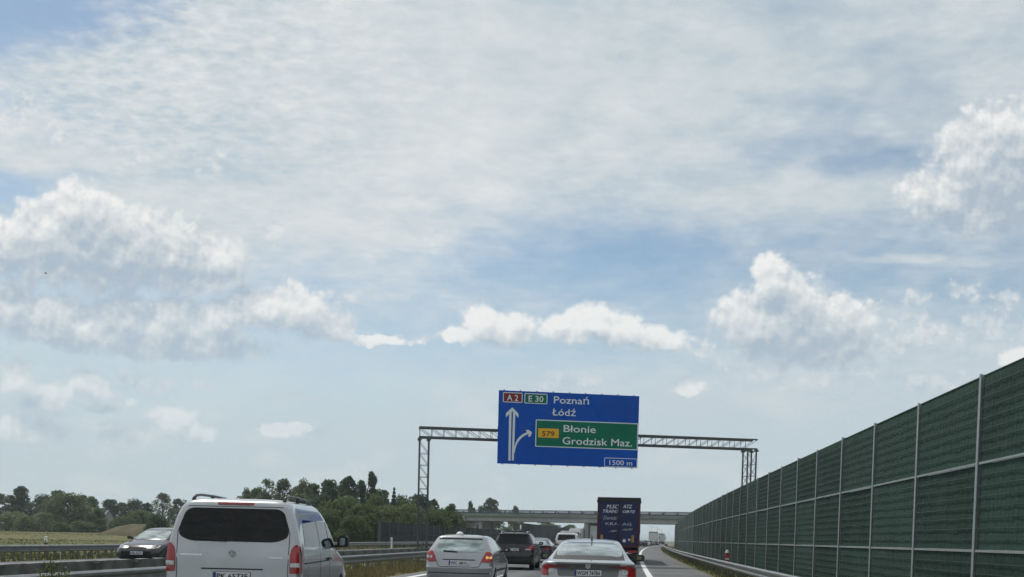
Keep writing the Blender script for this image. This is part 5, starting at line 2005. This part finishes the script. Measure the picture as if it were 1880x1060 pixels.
T += [
    ('airy', 452, 893, 30, 190, 'thin wispy tree just above the roof of the van', GM),
    ('airy', 488, 878, 62, 185, 'grey-green airy tree above the right roof rail of the van', GM),
    ('airy', 520, 877, 50, 180, 'second grey-green airy tree above the van', GM),
    ('airy', 552, 876, 50, 185, 'airy tree left of the dark conical pines', GM),
    ('pine', 574, 886, 44, 195, 'dark pine behind the airy trees above the van', GM),
    ('dark', 602, 879, 52, 180, 'dark green tree left of the tall gappy tree', GM),
    ('dark', 640, 872, 50, 175, 'tall dark tree with sky gaps left of the poplar', GM),
    ('pine', 662, 880, 30, 182, 'narrow dark tree touching the poplar', GM),
    ('poplar', 682, 863, 25, 178, 'slim dark poplar, tallest of the trees', GM),
    ('dark', 702, 898, 40, 185, 'dark tree between the poplar and the small spruce', GM),
    ('spruce', 722, 894, 22, 172, 'small pointed spruce right of the poplar', GM),
    ('dark', 768, 906, 56, 190, 'dark rounded tree behind the left gantry leg', GM),
    ('dark', 795, 915, 36, 195, 'dark tree just right of the left gantry leg', GM),
    ('round', 742, 916, 44, 165, 'green tree left of the gantry leg', GM),
    ('round', 826, 924, 40, 160, 'green tree left of the overpass abutment', GM),
    ('bush', 628, 908, 80, 132, 'large bushy green tree right behind the van', GM),
    ('bush', 668, 922, 76, 128, 'large green bush over the start of the low noise wall', GM),
    ('bush', 604, 932, 54, 124, 'leafy bush beside the van mirror', GM),
    ('bush', 652, 942, 60, 120, 'low green bush beside the end of the low noise wall', GM),
    ('bush', 712, 926, 60, 140, 'pale green bush above the low noise wall', GM),
    ('bush', 752, 922, 58, 145, 'pale green bush behind the left gantry leg', GM),
    ('bush', 800, 930, 60, 150, 'green bush right of the left gantry leg', GM),
    ('bush', 838, 938, 44, 165, 'dark green bush against the overpass ramp', GM),
    ('round', 540, 905, 90, 170, 'broad green tree half hidden by the van roof', GM),
    ('dark', 588, 905, 60, 165, 'dark green tree right above the van windscreen', GM),
    ('bush', 690, 905, 50, 160, 'green bush below the poplar', GM),
    ('round', 470, 893, 80, 200, 'broad green tree behind the wispy ones above the van', GM),
    ('round', 560, 890, 90, 200, 'broad green tree behind the airy trees right of the van roof rail', GM),
    ('round', 622, 888, 90, 196, 'broad green tree behind the tall gappy tree', GM),
    ('round', 690, 896, 60, 200, 'green tree filling in behind the poplar', GM),
    ('bush', 735, 906, 60, 175, 'green bush at the foot of the small spruce', GM),
]
GB = 'trees beyond the overpass'
T += [
    ('round', 864, 919, 20, 330, 'small round tree above the left end of the overpass', GB),
    ('dark', 882, 928, 18, 335, 'small dark tree left of the large one above the overpass', GB),
    ('dark', 899, 913, 44, 330, 'large dark tree above the overpass railing', GB),
    ('round', 945, 927, 28, 340, 'pale small tree above the overpass railing', GB),
    ('bush', 900, 968, 46, 290, 'green bush seen under the overpass, left', GB),
    ('bush', 930, 966, 40, 300, 'green bush seen under the overpass beside the dark wall', GB),
    ('round', 1000, 957, 70, 470, 'distant tree over the far noise wall, left', GB),
    ('round', 1046, 963, 50, 480, 'distant tree over the far noise wall above the white van', GB),
    ('dark', 1084, 958, 30, 460, 'distant dark tree left of the blue lorry', GB),
]
for t in T:
    cm_ = None
    lb = t[5]
    if t[0] == 'bush':
        if 'dark green' in lb:
            cm_ = L_DARK
        elif not ('pale' in lb or 'yellow' in lb):
            cm_ = L_MID
    tree(t[0], t[1], t[2], t[3], t[4], lb, group=t[6], crown_mat=cm_)

# ------------------------------------------------------------------ house among the trees
hb = at(198, 950, 262)
hz = at(198, 938, 262).z
hs = empty('house', (hb.x, 262, -0.2), rad(30))
hs.scale = (0.45, 0.45, 1.0)
tag(hs, 'small house with a grey gabled roof among the trees on the left', 'house')
WALLP = mat('house_plaster', (0.30, 0.29, 0.27), 0.85, var=0.1)
ROOFG = mat('house_roof_grey', (0.20, 0.21, 0.22), 0.6, var=0.12, vscale=1.5, stretch=(1, 6, 1))
obj('wall', MB().box(-3.2, 3.2, -4, 4, 0, 3.5).mesh('wall', WALLP), hs)
hr_ = hz + 0.2
rf = obj('roof', MB().add([(-3.7, -4.5, 3.3), (0, -4.5, hr_), (3.7, -4.5, 3.3), (3.7, 4.5, 3.3), (0, 4.5, hr_), (-3.7, 4.5, 3.3), (-3.7, -4.5, 3.45), (0, -4.5, hr_ + 0.15), (3.7, -4.5, 3.45), (3.7, 4.5, 3.45), (0, 4.5, hr_ + 0.15), (-3.7, 4.5, 3.45)],
                          [(0, 1, 7, 6), (1, 2, 8, 7), (3, 4, 10, 9), (4, 5, 11, 10), (6, 7, 10, 11), (7, 8, 9, 10), (0, 5, 4, 1), (1, 4, 3, 2), (0, 6, 11, 5), (2, 3, 9, 8)]).mesh('roof', ROOFG), hs)
obj('gable', MB().add([(-3.2, -3.99, 3.5), (3.2, -3.99, 3.5), (0, -3.99, hr_ - 0.05), (-3.2, -3.8, 3.5), (3.2, -3.8, 3.5), (0, -3.8, hr_ - 0.05)], [(0, 1, 2), (5, 4, 3), (0, 3, 4, 1), (1, 4, 5, 2), (2, 5, 3, 0)]).mesh('gable', WALLP), hs)
wd = obj('window', MB().box(-0.6, 0.6, -4.06, -4.0, 1.2, 2.5).mesh('window', mat('white_plastic', (0.75, 0.75, 0.74), 0.4)), hs)
obj('pane', MB().box(-0.5, 0.5, -4.08, -4.062, 1.3, 2.4).mesh('pane', GLASS), wd)

# ------------------------------------------------------------------ marker posts, lamps, bird
MW = mat('marker_white', (0.68, 0.68, 0.66), 0.5)
MR = mat('marker_red', (0.42, 0.02, 0.02), 0.5, var=0.15)
MBR = mat('marker_brown', (0.10, 0.055, 0.03), 0.6)


def marker(px, py_top, Y, body, label, w=0.12, zb=-0.1):
    t = at(px, py_top, Y)
    e = empty('marker_post', (t.x, Y, zb))
    tag(e, label, 'marker post')
    h = t.z - zb
    obj('post', MB().box(-w / 2, w / 2, -0.03, 0.03, 0, h - 0.28, bev=0.008).mesh('post', body), e)
    obj('cap', MB().box(-w / 2 - 0.01, w / 2 + 0.01, -0.035, 0.035, h - 0.28, h, bev=0.02).mesh('cap', MW), e)
    obj('reflector', MB().box(-w * 0.2, w * 0.2, -0.04, -0.032, h - 0.26, h - 0.18).mesh('reflector', MBR), e)


marker(84, 985, 47.0, MBR, 'white-topped brown marker post behind the far guardrail on the left', 0.13)
marker(719, 987, 88.0, MW, 'small white marker post in front of the low dark noise wall', 0.14)
tR = road(5.35, 52.0)
e = empty('marker_post', (tR.x, 52.0, -0.1))
tag(e, 'red and white marker behind the right guardrail at the foot of the green wall', 'marker post')
hR = at(1304, 1009, 52.0).z + 0.1
obj('post', MB().box(-0.09, 0.09, -0.03, 0.03, 0, hR - 0.16, bev=0.01).mesh('post', MR), e)
obj('cap', MB().lathe([(0.10, hR - 0.16), (0.085, hR - 0.06), (0.04, hR)], 12).mesh('cap', MW, smooth=True, sharp=50), e)
obj('band', MB().box(-0.095, 0.095, -0.036, -0.031, hR - 0.50, hR - 0.42).mesh('band', MW), e)
LP = mat('lamp_pole_grey', (0.25, 0.26, 0.27), 0.5, 0.3)
for (px, py, Y, lb) in ((1207, 968, 430, 'thin street lamp above the farthest grey lorry'), (1215, 972, 500, 'thin street lamp where the road meets the horizon'), (1197, 966, 415, 'thin street lamp behind the distant pale lorry')):
    t = at(px, py, Y)
    e = empty('street_lamp', (t.x, Y, -0.1))
    tag(e, lb, 'street lamp', 'distant street lamps')
    obj('pole', MB().tube([(0, 0, 0), (0, 0, t.z - 0.2)], [0.10, 0.06], 8).mesh('pole', LP), e)
    obj('arm', MB().tube([(0, 0, t.z - 0.3), (-0.4, 0, t.z + 0.0), (-1.4, 0, t.z + 0.1)], 0.045, 6).mesh('arm', LP), e)
    obj('lamp_head', MB().box(-2.0, -1.4, -0.12, 0.12, t.z + 0.04, t.z + 0.16, bev=0.03).mesh('lamp_head', LP), e)
bp = at(84, 502, 70)
BIRD = mat('bird_dark', (0.02, 0.02, 0.022), 0.8)
bv = MB()
bv.tube([(-0.16, 0, 0.0), (-0.09, 0, 0.01), (0.03, 0, 0.0), (0.12, 0, 0.02), (0.17, 0, 0.03)], [0.01, 0.04, 0.045, 0.03, 0.008], 8)
bi = bv.build('bird', BIRD, smooth=True, loc=bp, rot=(0, 0, 0.3))
bi.scale = (0.6, 0.6, 0.6)
tag(bi, 'tiny dark bird gliding under the left cloud heap', 'bird')
for s in (-1, 1):
    obj('wing', MB().add([(0.05, 0, 0.01), (-0.06, 0, 0.01), (-0.02, s * 0.16, 0.06), (0.03, s * 0.17, 0.07), (-0.06, s * 0.34, 0.03), (0.05, 0, 0.02), (-0.06, 0, 0.02), (-0.02, s * 0.16, 0.07), (0.03, s * 0.17, 0.08)],
                         [(0, 1, 2, 3), (3, 2, 4), (8, 7, 6, 5), (4, 7, 8), (0, 3, 8, 5), (1, 6, 7, 2)]).mesh('wing', BIRD), bi)

# ------------------------------------------------------------------ grass
G_DRY = mat_leaf('dry_grass', (0.085, 0.085, 0.035), (0.24, 0.20, 0.10))
G_FLD = mat_leaf('field_grass_blades', (0.090, 0.100, 0.042), (0.165, 0.150, 0.072))
G_GRN = mat_leaf('green_grass', (0.045, 0.068, 0.022), (0.12, 0.125, 0.05))


def grass(name, label, m, n, sampler, h0, h1, w):
    rg = random.Random(len(name) * 13 + n)
    vs, fs = [], []
    for i in range(n):
        p, k = sampler(rg)
        h = (h0 + (h1 - h0) * rg.random() ** 1.6) * k
        a = rg.random() * 6.283
        d = Vector((math.cos(a), math.sin(a), 0)) * (w * (0.6 + 0.8 * rg.random()) / 2)
        le = Vector((rg.gauss(0, 0.25), rg.gauss(0, 0.25), 0)) * h
        b = len(vs)
        vs += [p - d, p + d, p + le * 0.4 + d * 0.6 + Vector((0, 0, h * 0.6)), p + le + Vector((0, 0, h)), p + le * 0.4 - d * 0.6 + Vector((0, 0, h * 0.6))]
        fs.append((b, b + 1, b + 2, b + 3, b + 4))
    o = obj(name, mesh_of(name, vs, fs, m))
    tag(o, label, 'grass', kind='stuff')


def strip_s(l0, l1, y0, y1, z=-0.06, clump=0.35):
    def f(rg):
        while True:
            Y = y0 * (y1 / y0) ** rg.random()
            la = l0 + (l1 - l0) * rg.random()
            k = 0.75 + 0.9 * noise.noise((la * 0.8, Y * 0.5, 4.2))
            if k > clump:
                return road(la, Y, z), min(1.3, k)
    return f


grass('median_grass', 'long dry grass in the median below the steel guardrail', G_DRY, 20000, strip_s(-10.4, -7.85, 12, 150), 0.12, 0.42, 0.028)
grass('median_grass', 'greener grass between the two median guardrails', G_GRN, 9000, strip_s(-12.9, -10.4, 12, 150), 0.10, 0.40, 0.03)
grass('verge_grass', 'grass strip between hard shoulder and green wall', G_GRN, 14000, strip_s(3.95, 6.4, 14, 220), 0.08, 0.34, 0.03)
grass('outer_verge_grass', 'yellow-green grass under the far guardrail', G_GRN, 9000, strip_s(-29.5, -24.0, 26, 200), 0.12, 0.5, 0.05)


def field_s(rg):
    while True:
        Y = 45 * (260 / 45) ** rg.random()
        x = -0.52 * Y - 8 + rg.random() * (0.36 * Y)
        if x - K0 * Y - K1 * Y * Y < -29:
            k = 0.8 + 0.8 * noise.noise((x * 0.05, Y * 0.07, 9))
            if k > 0.3:
                return Vector((x, Y, gz(x, Y) - 0.05)), k


grass('field_grass', 'dry grass of the open field on the left', G_FLD, 14000, field_s, 0.05, 0.20, 0.14)

# tall weeds standing over the near median rail
WEED = mat_leaf('weed_leaf', (0.07, 0.10, 0.03), (0.20, 0.20, 0.06))
for j, (px, top, Y, lb) in enumerate(((102, 1017, 17.6, 'tall yellowish weed poking above the median guardrail on the left'), (82, 1036, 17.0, 'shorter weed left of the tall one at the median guardrail'), (118, 1040, 18.1, 'low weed right of the tall one at the median guardrail'))):
    t = at(px, top, Y)
    e = empty('weed', (t.x, Y, -0.06))
    tag(e, lb, 'plant')
    h = t.z + 0.06
    rg = random.Random(50 + j)
    st = MB()
    pts = []
    for k in range(5):
        a = rg.random() * 6.283
        hh = h * (0.7 + 0.3 * rg.random()) if k else h
        tip = Vector((0.09 * math.cos(a), 0.09 * math.sin(a), hh))
        st.tube([(0, 0, 0), tip * 0.5 + Vector((0, 0, 0.02)), tip], [0.007, 0.006, 0.003], 5)
        for q_ in range(26):
            f = 0.25 + 0.75 * rg.random()
            pts.append(tip * f + Vector((rg.gauss(0, 0.035), rg.gauss(0, 0.035), rg.gauss(0, 0.02))))
    obj('stem', st.mesh('stem', WEED), e)
    v, f = leaves(pts, 0.055, rg)
    obj('foliage', mesh_of('foliage', v, f, WEED), e)


# ------------------------------------------------------------------ air: a little summer haze
HZ = bpy.data.materials.new('summer_haze')
HZ.use_nodes = True
hn = HZ.node_tree
for n_ in list(hn.nodes):
    if n_.type == 'BSDF_PRINCIPLED':
        hn.nodes.remove(n_)
pv = hn.nodes.new('ShaderNodeVolumePrincipled')
pv.inputs['Color'].default_value = (0.84, 0.91, 0.97, 1)
pv.inputs['Density'].default_value = 0.00027
pv.inputs['Anisotropy'].default_value = 0.2
hn.links.new(pv.outputs[0], hn.nodes['Material Output'].inputs['Volume'])
hzo = obj('haze', MB().box(-6500, 6500, -400, 9500, -1.5, 18).mesh('haze', HZ))
tag(hzo, None, None, kind='stuff')
scene.cycles.volume_bounces = 0
